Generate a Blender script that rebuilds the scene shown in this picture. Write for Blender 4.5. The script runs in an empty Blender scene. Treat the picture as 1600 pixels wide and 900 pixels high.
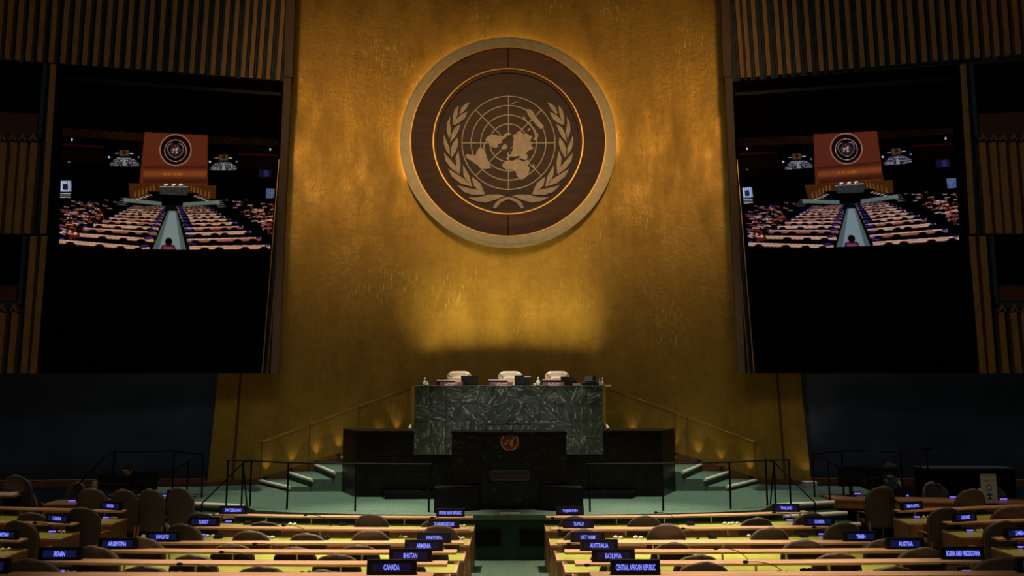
import bpy, bmesh, math, random
import numpy as np
from mathutils import Vector, Matrix
random.seed(7)
S = bpy.context.scene
COL = S.collection
PI = math.pi

# ------------------------------------------------------------------ camera
FPX = 1150.0
CAM = (-.066, 0.0, 3.0)
PITCH = math.atan(136/FPX)
YAW = math.atan(8.5/FPX)
cd = bpy.data.cameras.new('camera'); cam = bpy.data.objects.new('camera', cd); COL.objects.link(cam)
cd.sensor_fit = 'HORIZONTAL'; cd.sensor_width = 36; cd.lens = FPX/1600*36
cd.clip_start = .1; cd.clip_end = 200
cam.location = CAM; cam.rotation_euler = (PI/2+PITCH, 0, -YAW)
S.camera = cam

# ------------------------------------------------------------------ world, exposure
w = bpy.data.worlds.new('dark_hall'); S.world = w; w.use_nodes = True
w.node_tree.nodes['Background'].inputs[0].default_value = (.55, .65, 1, 1)
w.node_tree.nodes['Background'].inputs[1].default_value = .012
S.view_settings.view_transform = 'Standard'; S.view_settings.look = 'None'
S.view_settings.gamma = 1; S.view_settings.exposure = 0; S.view_settings.use_curve_mapping = False
S.cycles.use_denoising = True
S.cycles.max_bounces = 6
S.cycles.sample_clamp_indirect = 3

# ------------------------------------------------------------------ lights
def area(name, loc, target, size, energy, color, sizey=None, spread=None):
    l = bpy.data.lights.new(name, 'AREA'); l.energy = energy; l.color = color; l.size = size
    if sizey: l.shape = 'RECTANGLE'; l.size_y = sizey
    if spread: l.spread = math.radians(spread)
    o = bpy.data.objects.new(name, l); COL.objects.link(o); o.location = loc
    o.rotation_euler = (Vector(target)-Vector(loc)).to_track_quat('-Z', 'Y').to_euler()
    return o
def spot(name, loc, target, energy, color, deg=40, blend=.6, r=.15):
    l = bpy.data.lights.new(name, 'SPOT'); l.energy = energy; l.color = color
    l.spot_size = math.radians(deg); l.spot_blend = blend; l.shadow_soft_size = r
    o = bpy.data.objects.new(name, l); COL.objects.link(o); o.location = loc
    o.rotation_euler = (Vector(target)-Vector(loc)).to_track_quat('-Z', 'Y').to_euler()
    return o
for s in (-1, 1):
    # ceiling downlights over the central desks
    spot('desk_downlight', (s*2.6, 11.9, 13.6), (s*2.5, 11.2, 0), 11500, (1, .87, .70), 35, .95, .3)
    spot('desk_downlight', (s*3.2, 15.6, 13.6), (s*2.9, 14.9, 0), 9500, (1, .87, .68), 29, .8, .3)
    spot('stage_accent', (s*2.7, 17.3, 13.6), (s*2.4, 17.4, 0), 1300, (1, .98, .86), 12, .9, .1)
    # weaker ones over the side desks
    spot('side_downlight', (s*9.3, 14.5, 13.2), (s*9.0, 14.0, 0), 2300, (1, .76, .47), 46, .9, .3)
    # stage floor
    spot('stage_downlight', (s*4.4, 17.9, 13.6), (s*4.2, 18.2, 0), 4800, (.97, 1, .86), 34, .7, .3)
    # lights over the sides of the stage, catching the navy walls
    spot('wall_downlight', (s*10.8, 20.0, 13.5), (s*11.2, 20.7, 1.2), 2000, (.85, .88, 1), 50, .9, .3)
# podium top, and an added spot that brightens the marble front
spot('podium_downlight', (0, 17.7, 13.6), (0, 19.3, 2.7), 7000, (1, .92, .80), 24, .7, .25)
spot('podium_front_fill', (0, 7.5, 13.4), (0, 18.5, 1.6), 2300, (1, .95, .86), 17, .8, .3)
# broad fill added behind the camera to lift chair backs and marble
area('hall_fill', (0, -1, 14.2), (0, 14, 2), 9, 380, (1, .84, .66), 4)
# gold wall: ceiling washers, and an added hidden strip for the glow band
for x in (-3.2, 3.2):
    spot('wall_washer', (x, 6.0, 14.2), (x*1.05, 22, 10.4), 1500, (1, .56, .20), 47, .9, .4)
area('wall_glow_fill', (-.05, 20.35, 2.0), (-.05, 22.1, 5.9), 5.0, 62, (1, .80, .38), .1, 40)

# ------------------------------------------------------------------ pixel rays (1600x900)
_F = (math.sin(YAW)*math.cos(PITCH), math.cos(YAW)*math.cos(PITCH), math.sin(PITCH))
_R = (math.cos(YAW), -math.sin(YAW), 0.0)
_U = (_R[1]*_F[2]-_R[2]*_F[1], _R[2]*_F[0]-_R[0]*_F[2], _R[0]*_F[1]-_R[1]*_F[0])
def ray(u, v): return [_F[i]*FPX+_R[i]*(u-800)+_U[i]*(450-v) for i in range(3)]
def at(u, v, Y):
    d = ray(u, v); t = (Y-CAM[1])/d[1]; return Vector([CAM[i]+t*d[i] for i in range(3)])
def rz(u, v, z):
    d = ray(u, v); t = (z-CAM[2])/d[2]; return Vector([CAM[i]+t*d[i] for i in range(3)])

# ------------------------------------------------------------------ materials
def mat(name, color=(.5, .5, .5), rough=.5, metal=0., emit=None, estr=1., spec=.5, vary=0., scale=8., stretch=(1, 1, 1), bump=0., coat=0.):
    m = bpy.data.materials.new(name); m.use_nodes = True
    nt = m.node_tree; b = nt.nodes['Principled BSDF']
    b.inputs['Base Color'].default_value = (*color, 1); b.inputs['Roughness'].default_value = rough
    b.inputs['Metallic'].default_value = metal; b.inputs['Specular IOR Level'].default_value = spec
    b.inputs['Coat Weight'].default_value = coat
    if emit:
        b.inputs['Emission Color'].default_value = (*emit, 1); b.inputs['Emission Strength'].default_value = estr
    if vary or bump:
        tc = nt.nodes.new('ShaderNodeTexCoord'); mp = nt.nodes.new('ShaderNodeMapping')
        mp.inputs['Scale'].default_value = stretch
        nz = nt.nodes.new('ShaderNodeTexNoise'); nz.inputs['Scale'].default_value = scale; nz.inputs['Detail'].default_value = 5
        nt.links.new(tc.outputs['Object'], mp.inputs[0]); nt.links.new(mp.outputs[0], nz.inputs[0])
        if vary:
            r = nt.nodes.new('ShaderNodeValToRGB')
            r.color_ramp.elements[0].position = .3; r.color_ramp.elements[1].position = .7
            r.color_ramp.elements[0].color = (*[c*(1-vary) for c in color], 1)
            r.color_ramp.elements[1].color = (*[min(1, c*(1+vary)) for c in color], 1)
            nt.links.new(nz.outputs[0], r.inputs[0]); nt.links.new(r.outputs[0], b.inputs['Base Color'])
        if bump:
            bp = nt.nodes.new('ShaderNodeBump'); bp.inputs['Strength'].default_value = bump; bp.inputs['Distance'].default_value = .02
            nt.links.new(nz.outputs[0], bp.inputs['Height']); nt.links.new(bp.outputs[0], b.inputs['Normal'])
    return m

def gold_material(name):
    m = mat(name, (.50, .29, .05), .42, .6)
    nt = m.node_tree; N = nt.nodes; L = nt.links; b = N['Principled BSDF']
    tc = N.new('ShaderNodeTexCoord')
    def noise(sc, stretch, det=5):
        mp = N.new('ShaderNodeMapping'); mp.inputs['Scale'].default_value = stretch
        n = N.new('ShaderNodeTexNoise'); n.inputs['Scale'].default_value = sc; n.inputs['Detail'].default_value = det
        L.new(tc.outputs['Object'], mp.inputs[0]); L.new(mp.outputs[0], n.inputs[0]); return n
    a = noise(1.1, (1.6, 1, .6)); c = noise(7, (1, 1, 1)); d = noise(22, (1, 1, .5), 3)
    # leaf squares with faint joints
    mp = N.new('ShaderNodeMapping'); mp.inputs['Rotation'].default_value = (PI/2, 0, 0)
    br = N.new('ShaderNodeTexBrick'); br.inputs['Scale'].default_value = 1; br.inputs['Brick Width'].default_value = .31
    br.inputs['Row Height'].default_value = .31; br.offset = 0; br.inputs['Mortar Size'].default_value = .006
    br.inputs['Color1'].default_value = (.80, .80, .80, 1); br.inputs['Color2'].default_value = (1, 1, 1, 1); br.inputs['Mortar'].default_value = (.72, .72, .72, 1)
    L.new(tc.outputs['Object'], mp.inputs[0]); L.new(mp.outputs[0], br.inputs[0])
    r = N.new('ShaderNodeValToRGB'); e = r.color_ramp.elements
    e[0].position = .3; e[0].color = (.40, .235, .034, 1); e[1].position = .75; e[1].color = (.60, .37, .065, 1)
    mx = N.new('ShaderNodeMix'); mx.data_type = 'FLOAT'; mx.inputs[0].default_value = .4
    L.new(a.outputs[0], mx.inputs[2]); L.new(c.outputs[0], mx.inputs[3]); L.new(mx.outputs[0], r.inputs[0])
    mu = N.new('ShaderNodeMix'); mu.data_type = 'RGBA'; mu.blend_type = 'MULTIPLY'; mu.inputs[0].default_value = .55
    L.new(r.outputs[0], mu.inputs[6]); L.new(br.outputs[0], mu.inputs[7]); L.new(mu.outputs[2], b.inputs['Base Color'])
    mr = N.new('ShaderNodeMapRange'); mr.inputs[1].default_value = .3; mr.inputs[2].default_value = .7
    mr.inputs[3].default_value = .36; mr.inputs[4].default_value = .56
    L.new(a.outputs[0], mr.inputs[0]); L.new(mr.outputs[0], b.inputs['Roughness'])
    # worn leaf flecks in patches, with bright highlights painted into the colour
    n1 = noise(.55, (1, 1, .8), 3); n2 = noise(9, (3.0, 1, .45), 4)
    f1 = N.new('ShaderNodeMapRange'); f1.inputs[1].default_value = .54; f1.inputs[2].default_value = .66; L.new(n1.outputs[0], f1.inputs[0])
    f2 = N.new('ShaderNodeMapRange'); f2.inputs[1].default_value = .58; f2.inputs[2].default_value = .68; L.new(n2.outputs[0], f2.inputs[0])
    fm = N.new('ShaderNodeMath'); fm.operation = 'MULTIPLY'; L.new(f1.outputs[0], fm.inputs[0]); L.new(f2.outputs[0], fm.inputs[1])
    fk = N.new('ShaderNodeMix'); fk.data_type = 'RGBA'; fk.inputs[7].default_value = (.85, .60, .17, 1)
    L.new(fm.outputs[0], fk.inputs[0]); L.new(mu.outputs[2], fk.inputs[6]); L.new(fk.outputs[2], b.inputs['Base Color'])
    bp = N.new('ShaderNodeBump'); bp.inputs['Strength'].default_value = .22; bp.inputs['Distance'].default_value = .02
    ad = N.new('ShaderNodeMath'); ad.operation = 'ADD'; L.new(d.outputs[0], ad.inputs[0]); L.new(c.outputs[0], ad.inputs[1])
    L.new(ad.outputs[0], bp.inputs['Height']); L.new(bp.outputs[0], b.inputs['Normal'])
    return m

def marble(name, base, vein, amount=.55, rough=.25, scale=2.2, perobj=True, tint=.35, metal=0):
    m = mat(name, base, rough); nt = m.node_tree; N = nt.nodes; L = nt.links; b = N['Principled BSDF']
    tc = N.new('ShaderNodeTexCoord'); mp = N.new('ShaderNodeMapping')
    m0 = N.new('ShaderNodeMapping'); L.new(tc.outputs['Object'], m0.inputs[0]); L.new(m0.outputs[0], mp.inputs[0])
    b.inputs['Specular IOR Level'].default_value = .5 if perobj else .22
    if perobj:
        oi = N.new('ShaderNodeObjectInfo'); cx = N.new('ShaderNodeCombineXYZ'); mu = N.new('ShaderNodeMath'); mu.operation = 'MULTIPLY'; mu.inputs[1].default_value = 40
        L.new(oi.outputs['Random'], mu.inputs[0]); L.new(mu.outputs[0], cx.inputs[0]); L.new(mu.outputs[0], cx.inputs[2]); L.new(cx.outputs[0], mp.inputs['Location'])
        cr = N.new('ShaderNodeCombineXYZ'); m2 = N.new('ShaderNodeMath'); m2.operation = 'MULTIPLY'; m2.inputs[1].default_value = 6.28
        L.new(oi.outputs['Random'], m2.inputs[0]); L.new(m2.outputs[0], cr.inputs[1]); L.new(cr.outputs[0], m0.inputs['Rotation'])
    mp.inputs['Scale'].default_value = (.7, 1, 3.0)
    n = N.new('ShaderNodeTexNoise'); n.inputs['Scale'].default_value = scale; n.inputs['Detail'].default_value = 7; n.inputs['Distortion'].default_value = 1.2
    L.new(mp.outputs[0], n.inputs[0])
    r = N.new('ShaderNodeValToRGB'); e = r.color_ramp.elements
    e[0].position = .484; e[0].color = (0, 0, 0, 1); e[1].position = .5; e[1].color = (1, 1, 1, 1); x = r.color_ramp.elements.new(.517); x.color = (0, 0, 0, 1)
    L.new(n.outputs[0], r.inputs[0])
    n2 = N.new('ShaderNodeTexNoise'); n2.inputs['Scale'].default_value = scale*2.6; n2.inputs['Detail'].default_value = 4; L.new(mp.outputs[0], n2.inputs[0])
    r2 = N.new('ShaderNodeValToRGB'); r2.color_ramp.elements[0].position = .40; r2.color_ramp.elements[1].position = .56; L.new(n2.outputs[0], r2.inputs[0])
    mm = N.new('ShaderNodeMath'); mm.operation = 'MULTIPLY'; L.new(r.outputs[0], mm.inputs[0]); L.new(r2.outputs[0], mm.inputs[1])
    ms = N.new('ShaderNodeMath'); ms.operation = 'MULTIPLY'; ms.inputs[1].default_value = amount; L.new(mm.outputs[0], ms.inputs[0])
    rb = N.new('ShaderNodeValToRGB'); rb.color_ramp.elements[0].position = .3; rb.color_ramp.elements[1].position = .7
    rb.color_ramp.elements[0].color = (*[c*(1-tint) for c in base], 1); rb.color_ramp.elements[1].color = (*[c*(1+tint) for c in base], 1)
    L.new(n2.outputs[0], rb.inputs[0])
    mx = N.new('ShaderNodeMix'); mx.data_type = 'RGBA'; L.new(ms.outputs[0], mx.inputs[0]); L.new(rb.outputs[0], mx.inputs[6]); mx.inputs[7].default_value = (*vein, 1)
    L.new(mx.outputs[2], b.inputs['Base Color'])
    return m

def led_material(name, color, strength):
    return mat(name, (0, 0, 0), .6, emit=color, estr=strength)

GOLD = gold_material('gold_leaf')
M = dict(
    black=mat('matt_black', (.004, .004, .004), .8, spec=.15),
    satin=mat('satin_black', (.006, .006, .007), .6, spec=.3),
    bmarble=marble('black_marble', (.004, .004, .0036), (.07, .075, .065), .6, .3, 2.6, False, .3),
    gmarble=marble('green_marble', (.062, .080, .064), (.66, .70, .60), 1.0, .3, 2.0, True, .55),
    ledge=mat('honey_wood', (.66, .37, .20), .38, vary=.18, scale=3, stretch=(.6, 6, 14)),
    wood=mat('warm_wood', (.40, .17, .055), .4, vary=.25, scale=3, stretch=(8, 8, .7)),
    dwood=mat('dark_wood', (.20, .07, .022), .45, vary=.3, scale=3, stretch=(1, 1, 8)),
    inlay=mat('green_leather', (.40, .42, .065), .45, vary=.12, scale=6),
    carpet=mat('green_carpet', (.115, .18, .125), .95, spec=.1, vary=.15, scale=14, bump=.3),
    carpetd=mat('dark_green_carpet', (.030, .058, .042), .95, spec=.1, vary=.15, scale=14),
    nosing=mat('pale_nosing', (.85, .77, .62), .6),
    chair=mat('taupe_leather', (.105, .076, .053), .5, vary=.12, scale=20, bump=.1),
    chairtrim=mat('chair_piping', (.22, .16, .11), .5),
    cwood=mat('chair_wood', (.45, .20, .07), .4),
    cream=mat('cream_leather', (.72, .56, .38), .5, vary=.06, scale=9, bump=.2),
    navy=mat('navy_fabric', (.075, .10, .20), .5, vary=.3, scale=.5, stretch=(1, 1, 2.5)),
    slat=mat('ochre_wood', (.33, .165, .037), .55, vary=.25, scale=4, stretch=(10, 10, .6)),
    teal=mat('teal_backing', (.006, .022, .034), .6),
    fin=mat('brown_fin', (.085, .035, .015), .55, vary=.1, scale=3, stretch=(5, 5, .6)),
    sill=mat('russet_panel', (.10, .033, .012), .6),
    glass=mat('booth_glass', (.006, .006, .006), .12),
    ring=mat('champagne_metal', (.34, .30, .19), .38, .6, vary=.12, scale=5),
    goldring=mat('gilt_ring', (.55, .33, .09), .35, .85),
    edisc=mat('brown_bronze', (.085, .027, .009), .5, .1, vary=.35, scale=1.6, stretch=(1, 1, 4)),
    edisc2=mat('brown_bronze_inner', (.052, .019, .008), .5, .1, vary=.35, scale=1.6, stretch=(1, 1, 4)),
    emap=mat('emblem_metal', (.38, .32, .27), .45, .35, vary=.15, scale=7),
    copper=mat('copper', (.62, .24, .10), .35, .8),
    rail=mat('railing_black', (.004, .005, .004), .75, spec=.2),
    brass=mat('brass_rail', (.46, .24, .08), .35, .6),
    steel=mat('post_metal', (.42, .40, .34), .35, .6),
    white=mat('white_plastic', (.78, .74, .64), .5),
    paper=mat('paper', (.80, .78, .74), .8),
    plate=mat('maroon_plate', (.16, .018, .014), .5),
    tan=mat('tan_cup', (.62, .36, .17), .6),
    signface=mat('sign_display', (.010, .008, .016), .25, emit=(.085, .045, .26), estr=.07),
    signface2=mat('sign_display_blue', (.010, .008, .016), .25, emit=(.05, .06, .42), estr=.10),
    led=led_material('led_blue', (.20, .23, 1.0), 1.5),
    purple=led_material('led_purple', (.22, .12, 1.0), 1.3),
    skin=mat('skin', (.42, .20, .15), .5), skin2=mat('brown_skin', (.11, .05, .032), .5),
    hair=mat('dark_hair', (.010, .008, .007), .9, bump=1, scale=60), hairb=mat('brown_hair', (.03, .018, .012), .9),
    shirt=mat('grey_shirt', (.03, .03, .035), .8),
    pattern=mat('patterned_top', (.03, .09, .14), .8),
    signblue=mat('print_blue', (.02, .12, .32), .6), ink=mat('print_grey', (.18, .17, .16), .7),
    curtain=mat('dark_screen', (.0015, .0015, .0015), .8, spec=.05),
)
# yellow marks in the patterned top
_p = M['pattern'].node_tree; _v = _p.nodes.new('ShaderNodeTexVoronoi'); _v.inputs['Scale'].default_value = 9
_r = _p.nodes.new('ShaderNodeValToRGB'); _r.color_ramp.interpolation = 'CONSTANT'
_r.color_ramp.elements[0].color = (.42, .27, .04, 1); _r.color_ramp.elements[1].position = .38; _r.color_ramp.elements[1].color = (.03, .09, .14, 1)
_p.links.new(_v.outputs['Distance'], _r.inputs[0]); _p.links.new(_r.outputs[0], _p.nodes['Principled BSDF'].inputs['Base Color'])

# ------------------------------------------------------------------ builders
class MB:
    def __init__(s): s.v = []; s.f = []; s.mi = []; s.cur = 0; s.smooth = []
    def add(s, verts, faces, smooth=False):
        n = len(s.v); s.v += [tuple(p) for p in verts]
        for f in faces: s.f.append([i+n for i in f]); s.mi.append(s.cur); s.smooth.append(smooth)
        return s
    def hexa(s, p):   # 8 points: bottom ring 0-3, top ring 4-7
        return s.add(p, [(3, 2, 1, 0), (4, 5, 6, 7), (0, 1, 5, 4), (1, 2, 6, 5), (2, 3, 7, 6), (3, 0, 4, 7)])
    def box(s, x0, x1, y0, y1, z0, z1):
        return s.hexa([(x0, y0, z0), (x1, y0, z0), (x1, y1, z0), (x0, y1, z0), (x0, y0, z1), (x1, y0, z1), (x1, y1, z1), (x0, y1, z1)])
    def cbox(s, c, sz, rot=0, tilt=0):
        r = Matrix.Rotation(rot, 4, 'Z') @ Matrix.Rotation(tilt, 4, 'X')
        a, b, d = [q/2 for q in sz]
        P = [(-a, -b, -d), (a, -b, -d), (a, b, -d), (-a, b, -d), (-a, -b, d), (a, -b, d), (a, b, d), (-a, b, d)]
        return s.hexa([Vector(c)+(r @ Vector(q)) for q in P])
    def rbox(s, c, sz, rad, rot=0, tilt=0, seg=3):   # box with rounded outline in XZ and softened depth edges
        a, b, d = [q/2 for q in sz]; rad = min(rad, a*.98, d*.98)
        r = Matrix.Rotation(rot, 4, 'Z') @ Matrix.Rotation(tilt, 4, 'X')
        out = []
        for (cx, cz, a0) in ((a-rad, d-rad, 0), (-a+rad, d-rad, PI/2), (-a+rad, -d+rad, PI), (a-rad, -d+rad, 1.5*PI)):
            for k in range(seg+1):
                t = a0+PI/2*k/seg; out.append((cx+rad*math.cos(t), cz+rad*math.sin(t)))
        n = len(out); V = []
        e = min(b*.6, rad*.4)
        for (yy, sh) in ((-b, e), (-b+e, 0), (b-e, 0), (b, e)):
            for (x, z) in out:
                fx = (a-sh)/a; fz = (d-sh)/d
                V.append(Vector(c)+(r @ Vector((x*fx, yy, z*fz))))
        F = [tuple(range(n))]
        for k in range(3):
            for i in range(n): j = (i+1) % n; F.append((k*n+i, (k+1)*n+i, (k+1)*n+j, k*n+j))
        F.append(tuple(reversed(range(3*n, 4*n))))
        return s.add(V, F)
    def tube(s, pts, r, n=8, cap=True):
        pts = [Vector(p) for p in pts]; rr = r if isinstance(r, (list, tuple)) else [r]*len(pts)
        V = []; F = []; prev = None
        for i, p in enumerate(pts):
            t = (pts[min(i+1, len(pts)-1)]-pts[max(i-1, 0)]).normalized()
            if prev is None:
                a = Vector((0, 0, 1)) if abs(t.z) < .9 else Vector((1, 0, 0)); u = t.cross(a).normalized()
            else: u = (prev-t*prev.dot(t)).normalized()
            prev = u; q = t.cross(u)
            for k in range(n):
                an = 2*PI*k/n; V.append(p+(u*math.cos(an)+q*math.sin(an))*rr[i])
        for i in range(len(pts)-1):
            for k in range(n): l = (k+1) % n; F.append((i*n+k, i*n+l, (i+1)*n+l, (i+1)*n+k))
        s.add(V, F, True)
        if cap:
            m = len(pts)-1
            s.add([V[k] for k in range(n)], [tuple(reversed(range(n)))]); s.add([V[m*n+k] for k in range(n)], [tuple(range(n))])
        return s
    def lathe(s, prof, c=(0, 0, 0), n=12):
        V = []; F = []
        for (r, z) in prof:
            for k in range(n): a = 2*PI*k/n; V.append((c[0]+r*math.cos(a), c[1]+r*math.sin(a), c[2]+z))
        for i in range(len(prof)-1):
            for k in range(n): l = (k+1) % n; F.append((i*n+k, i*n+l, (i+1)*n+l, (i+1)*n+k))
        F.append(tuple(reversed(range(n)))); F.append(tuple((len(prof)-1)*n+k for k in range(n)))
        return s.add(V, F, True)
    def prism(s, poly, z0, z1):      # xy polygon (ccw) extruded in z
        n = len(poly); V = [(x, y, z0) for x, y in poly]+[(x, y, z1) for x, y in poly]
        F = [tuple(reversed(range(n))), tuple(range(n, 2*n))]+[(i, (i+1) % n, n+(i+1) % n, n+i) for i in range(n)]
        return s.add(V, F)
    def vprism(s, poly, y0, y1):     # xz polygon extruded in y (front y0)
        n = len(poly); V = [(x, y0, z) for x, z in poly]+[(x, y1, z) for x, z in poly]
        F = [tuple(range(n)), tuple(reversed(range(n, 2*n)))]+[(i, n+i, n+(i+1) % n, (i+1) % n) for i in range(n)]
        return s.add(V, F)
    def ball(s, c, r, n=10, m=7, sc=(1, 1, 1)):
        V = []; F = []
        for i in range(1, m):
            th = PI*i/m
            for k in range(n): a = 2*PI*k/n; V.append((c[0]+r*sc[0]*math.sin(th)*math.cos(a), c[1]+r*sc[1]*math.sin(th)*math.sin(a), c[2]+r*sc[2]*math.cos(th)))
        t = len(V); V += [(c[0], c[1], c[2]+r*sc[2]), (c[0], c[1], c[2]-r*sc[2])]
        for i in range(m-2):
            for k in range(n): l = (k+1) % n; F.append((i*n+k, (i+1)*n+k, (i+1)*n+l, i*n+l))
        for k in range(n): l = (k+1) % n; F.append((t, k, l)); F.append((t+1, (m-2)*n+l, (m-2)*n+k))
        return s.add(V, F, True)
    def sweep(s, path, y0, y1, z0, z1):   # box section along an xy path; y offsets along world Y
        V = []; F = []
        for (x, y) in path: V += [(x, y+y0, z0), (x, y+y1, z0), (x, y+y1, z1), (x, y+y0, z1)]
        for i in range(len(path)-1):
            a = 4*i; b = a+4
            for k in range(4): l = (k+1) % 4; F.append((a+k, b+k, b+l, a+l))
        e = 4*(len(path)-1); F += [(0, 1, 2, 3), (e+3, e+2, e+1, e)]
        return s.add(V, F)
    def build(s, name, mats, parent=None, local=False, fix=True):
        me = bpy.data.meshes.new(name)
        off = Vector((0, 0, 0))
        if parent is not None and not local:
            p = parent
            while p is not None: off += p.location; p = p.parent
        me.from_pydata([tuple(Vector(v)-off) for v in s.v], [], s.f)
        if not isinstance(mats, (list, tuple)): mats = [mats]
        for q in mats: me.materials.append(q)
        me.polygons.foreach_set('material_index', s.mi); me.polygons.foreach_set('use_smooth', s.smooth)
        if fix:
            bm = bmesh.new(); bm.from_mesh(me); bmesh.ops.recalc_face_normals(bm, faces=bm.faces); bm.to_mesh(me); bm.free()
        o = bpy.data.objects.new(name, me); COL.objects.link(o)
        if parent is not None: o.parent = parent
        return o

def tag(o, label=None, cat=None, group=None, kind=None):
    if label: o['label'] = label
    if cat: o['category'] = cat
    if group: o['group'] = group
    if kind: o['kind'] = kind
    return o
def thing(name, loc, label, cat, group=None, rz_=0):
    o = bpy.data.objects.new(name, None); COL.objects.link(o); o.location = loc; o.rotation_euler = (0, 0, rz_)
    o.empty_display_size = .1
    return tag(o, label, cat, group)
def struct(name, loc=(0, 0, 0)):
    o = bpy.data.objects.new(name, None); COL.objects.link(o); o.location = loc; o['kind'] = 'structure'; return o
def copy_tree(o, parent=None):
    c = o.copy(); COL.objects.link(c); c.parent = parent
    for ch in CH.get(o.name, []): copy_tree(ch, c)
    return c
CH = {}
def register(root, kids):
    CH[root.name] = kids
def place(proto, loc, rot, label, group=None, sz=None):
    if not proto.get('_used'): o = proto; proto['_used'] = 1
    else: o = copy_tree(proto)
    if '_used' in o.keys() and o is not proto: del o['_used']
    o.location = loc; o.rotation_euler = (0, 0, rot); o['label'] = label
    if group: o['group'] = group
    if sz: o.scale = sz
    return o

_fc = {}
def text_mb(txt, width, height, depth=.002):
    """letters as (verts, faces) in a box width x height on the XZ plane, centred, facing -Y"""
    cu = bpy.data.curves.new('t', 'FONT'); cu.body = txt; cu.resolution_u = 2; cu.fill_mode = 'FRONT'; cu.offset = .018
    o = bpy.data.objects.new('t', cu); COL.objects.link(o)
    dg = bpy.context.evaluated_depsgraph_get(); me = bpy.data.meshes.new_from_object(o.evaluated_get(dg))
    n = len(me.vertices); a = np.empty(n*3); me.vertices.foreach_get('co', a); a = a.reshape(-1, 3)
    F = [tuple(p.vertices) for p in me.polygons]
    bpy.data.objects.remove(o); bpy.data.curves.remove(cu); bpy.data.meshes.remove(me)
    lo = a.min(0); hi = a.max(0); c = (lo+hi)/2; sx = width/(hi[0]-lo[0]); sy = height/(hi[1]-lo[1])
    return [((p[0]-c[0])*sx, 0, (p[1]-c[1])*sy) for p in a], F
def lettering(txt, c, width, height, material, parent, name='lettering', rot=0):
    V, F = text_mb(txt, width, height)
    R = Matrix.Rotation(rot, 4, 'Z')
    m = MB(); m.add([Vector(c)+(R @ Vector(v)) for v in V], F)
    return m.build(name, material, parent, fix=False)

# ================================================================== SETTING
FLOORP = [(-14, 1.6), (-4, .95), (2, .35), (7.0, -.17), (8.6, -.30), (9.9, -.46), (11.2, -.62), (12.5, -.76), (13.8, -.81), (15.2, -.86), (16.5, -.96), (24, -.96)]
def floor_z(y):
    for (a, za), (b, zb) in zip(FLOORP, FLOORP[1:]):
        if y <= b: return za+(zb-za)*(y-a)/(b-a)
    return FLOORP[-1][1]
m = MB()
V = []; F = []
for (y, z) in FLOORP: V += [(-24, y, z), (24, y, z), (24, y, z-.3), (-24, y, z-.3)]
for i in range(len(FLOORP)-1):
    a = 4*i; b = a+4
    for k in range(4): l = (k+1) % 4; F.append((a+k, a+l, b+l, b+k))
e = 4*(len(FLOORP)-1); F += [(3, 2, 1, 0), (e, e+1, e+2, e+3)]
m.add(V, F); tag(m.build('floor', M['carpet']), kind='structure')
tag(MB().box(-24, 24, -14, 24, 15, 15.3).build('ceiling', M['black']), kind='structure')
tag(MB().box(-24, 24, -14.3, -14, -1.5, 15).build('wall_rear', M['black']), kind='structure')
tag(MB().box(-24.3, -24, -14, 24, -1.5, 15).build('wall_side_left', M['black']), kind='structure')
tag(MB().box(24, 24.3, -14, 24, -1.5, 15).build('wall_side_right', M['black']), kind='structure')

# gold wall: concave slab
def wallY(x): return 22.0-.021*x*x
gw = struct('wall_back')
def gold_strip(x0, x1, n, top_in0=0, top_in1=0):
    m = MB(); V = []; F = []
    for i in range(n+1):
        x = x0+(x1-x0)*i/n; xt = x+(top_in0*(1-i/n)+top_in1*i/n)
        V += [(x, wallY(x), -.02), (xt, wallY(x), 15), (xt, wallY(x)+.35, 15), (x, wallY(x)+.35, -.02)]
    for i in range(n):
        a = 4*i; b = a+4
        for k in range(4): l = (k+1) % 4; F.append((a+k, b+k, b+l, a+l))
    F += [(0, 1, 2, 3), (4*n+3, 4*n+2, 4*n+1, 4*n)]
    m.add(V, F, False); return m.build('gold_panel', GOLD, gw)
gold_strip(-7.58, 7.62, 44, .55, -.55)
gold_strip(-8.22, -7.63, 3, .85, .55); gold_strip(7.67, 8.28, 3, -.55, -.85)
for s, a in ((-1, -7.605), (1, 7.645)):
    m = MB(); y = wallY(a)-.02
    m.hexa([(a-.035, y, 0), (a+.035, y, 0), (a+.035, y+.1, 0), (a-.035, y+.1, 0), (a-.035-s*.55, y, 15), (a+.035-s*.55, y, 15), (a+.035-s*.55, y+.1, 15), (a-.035-s*.55, y+.1, 15)])
    m.build('seam_strip', M['dwood'], gw)

# navy walls each side of the gold one, below the screens
for s, nm in ((-1, 'wall_back_left'), (1, 'wall_back_right')):
    m = MB(); V = []; F = []; n = 40
    for i in range(n+1):
        x = s*(8.15+i*15.9/n); y = 20.95-.06*(i*15.9/n)+.035*math.sin(i*1.9)
        V += [(x, y, -1), (x, y, 15), (x, y+.3, 15), (x, y+.3, -1)]
    for i in range(n):
        a = 4*i; b = a+4
        for k in range(4): l = (k+1) % 4; F.append((a+k, b+k, b+l, a+l))
    m.add(V, F, True); o = m.build(nm, M['navy']); tag(o, kind='structure')
    m = MB(); m.sweep([(s*8.35, 20.86), (s*16, 20.40)], -.10, -.02, -.02, .17)
    tag(m.build('baseboard_left' if s < 0 else 'baseboard_right', M['dwood']), kind='structure')

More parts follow.
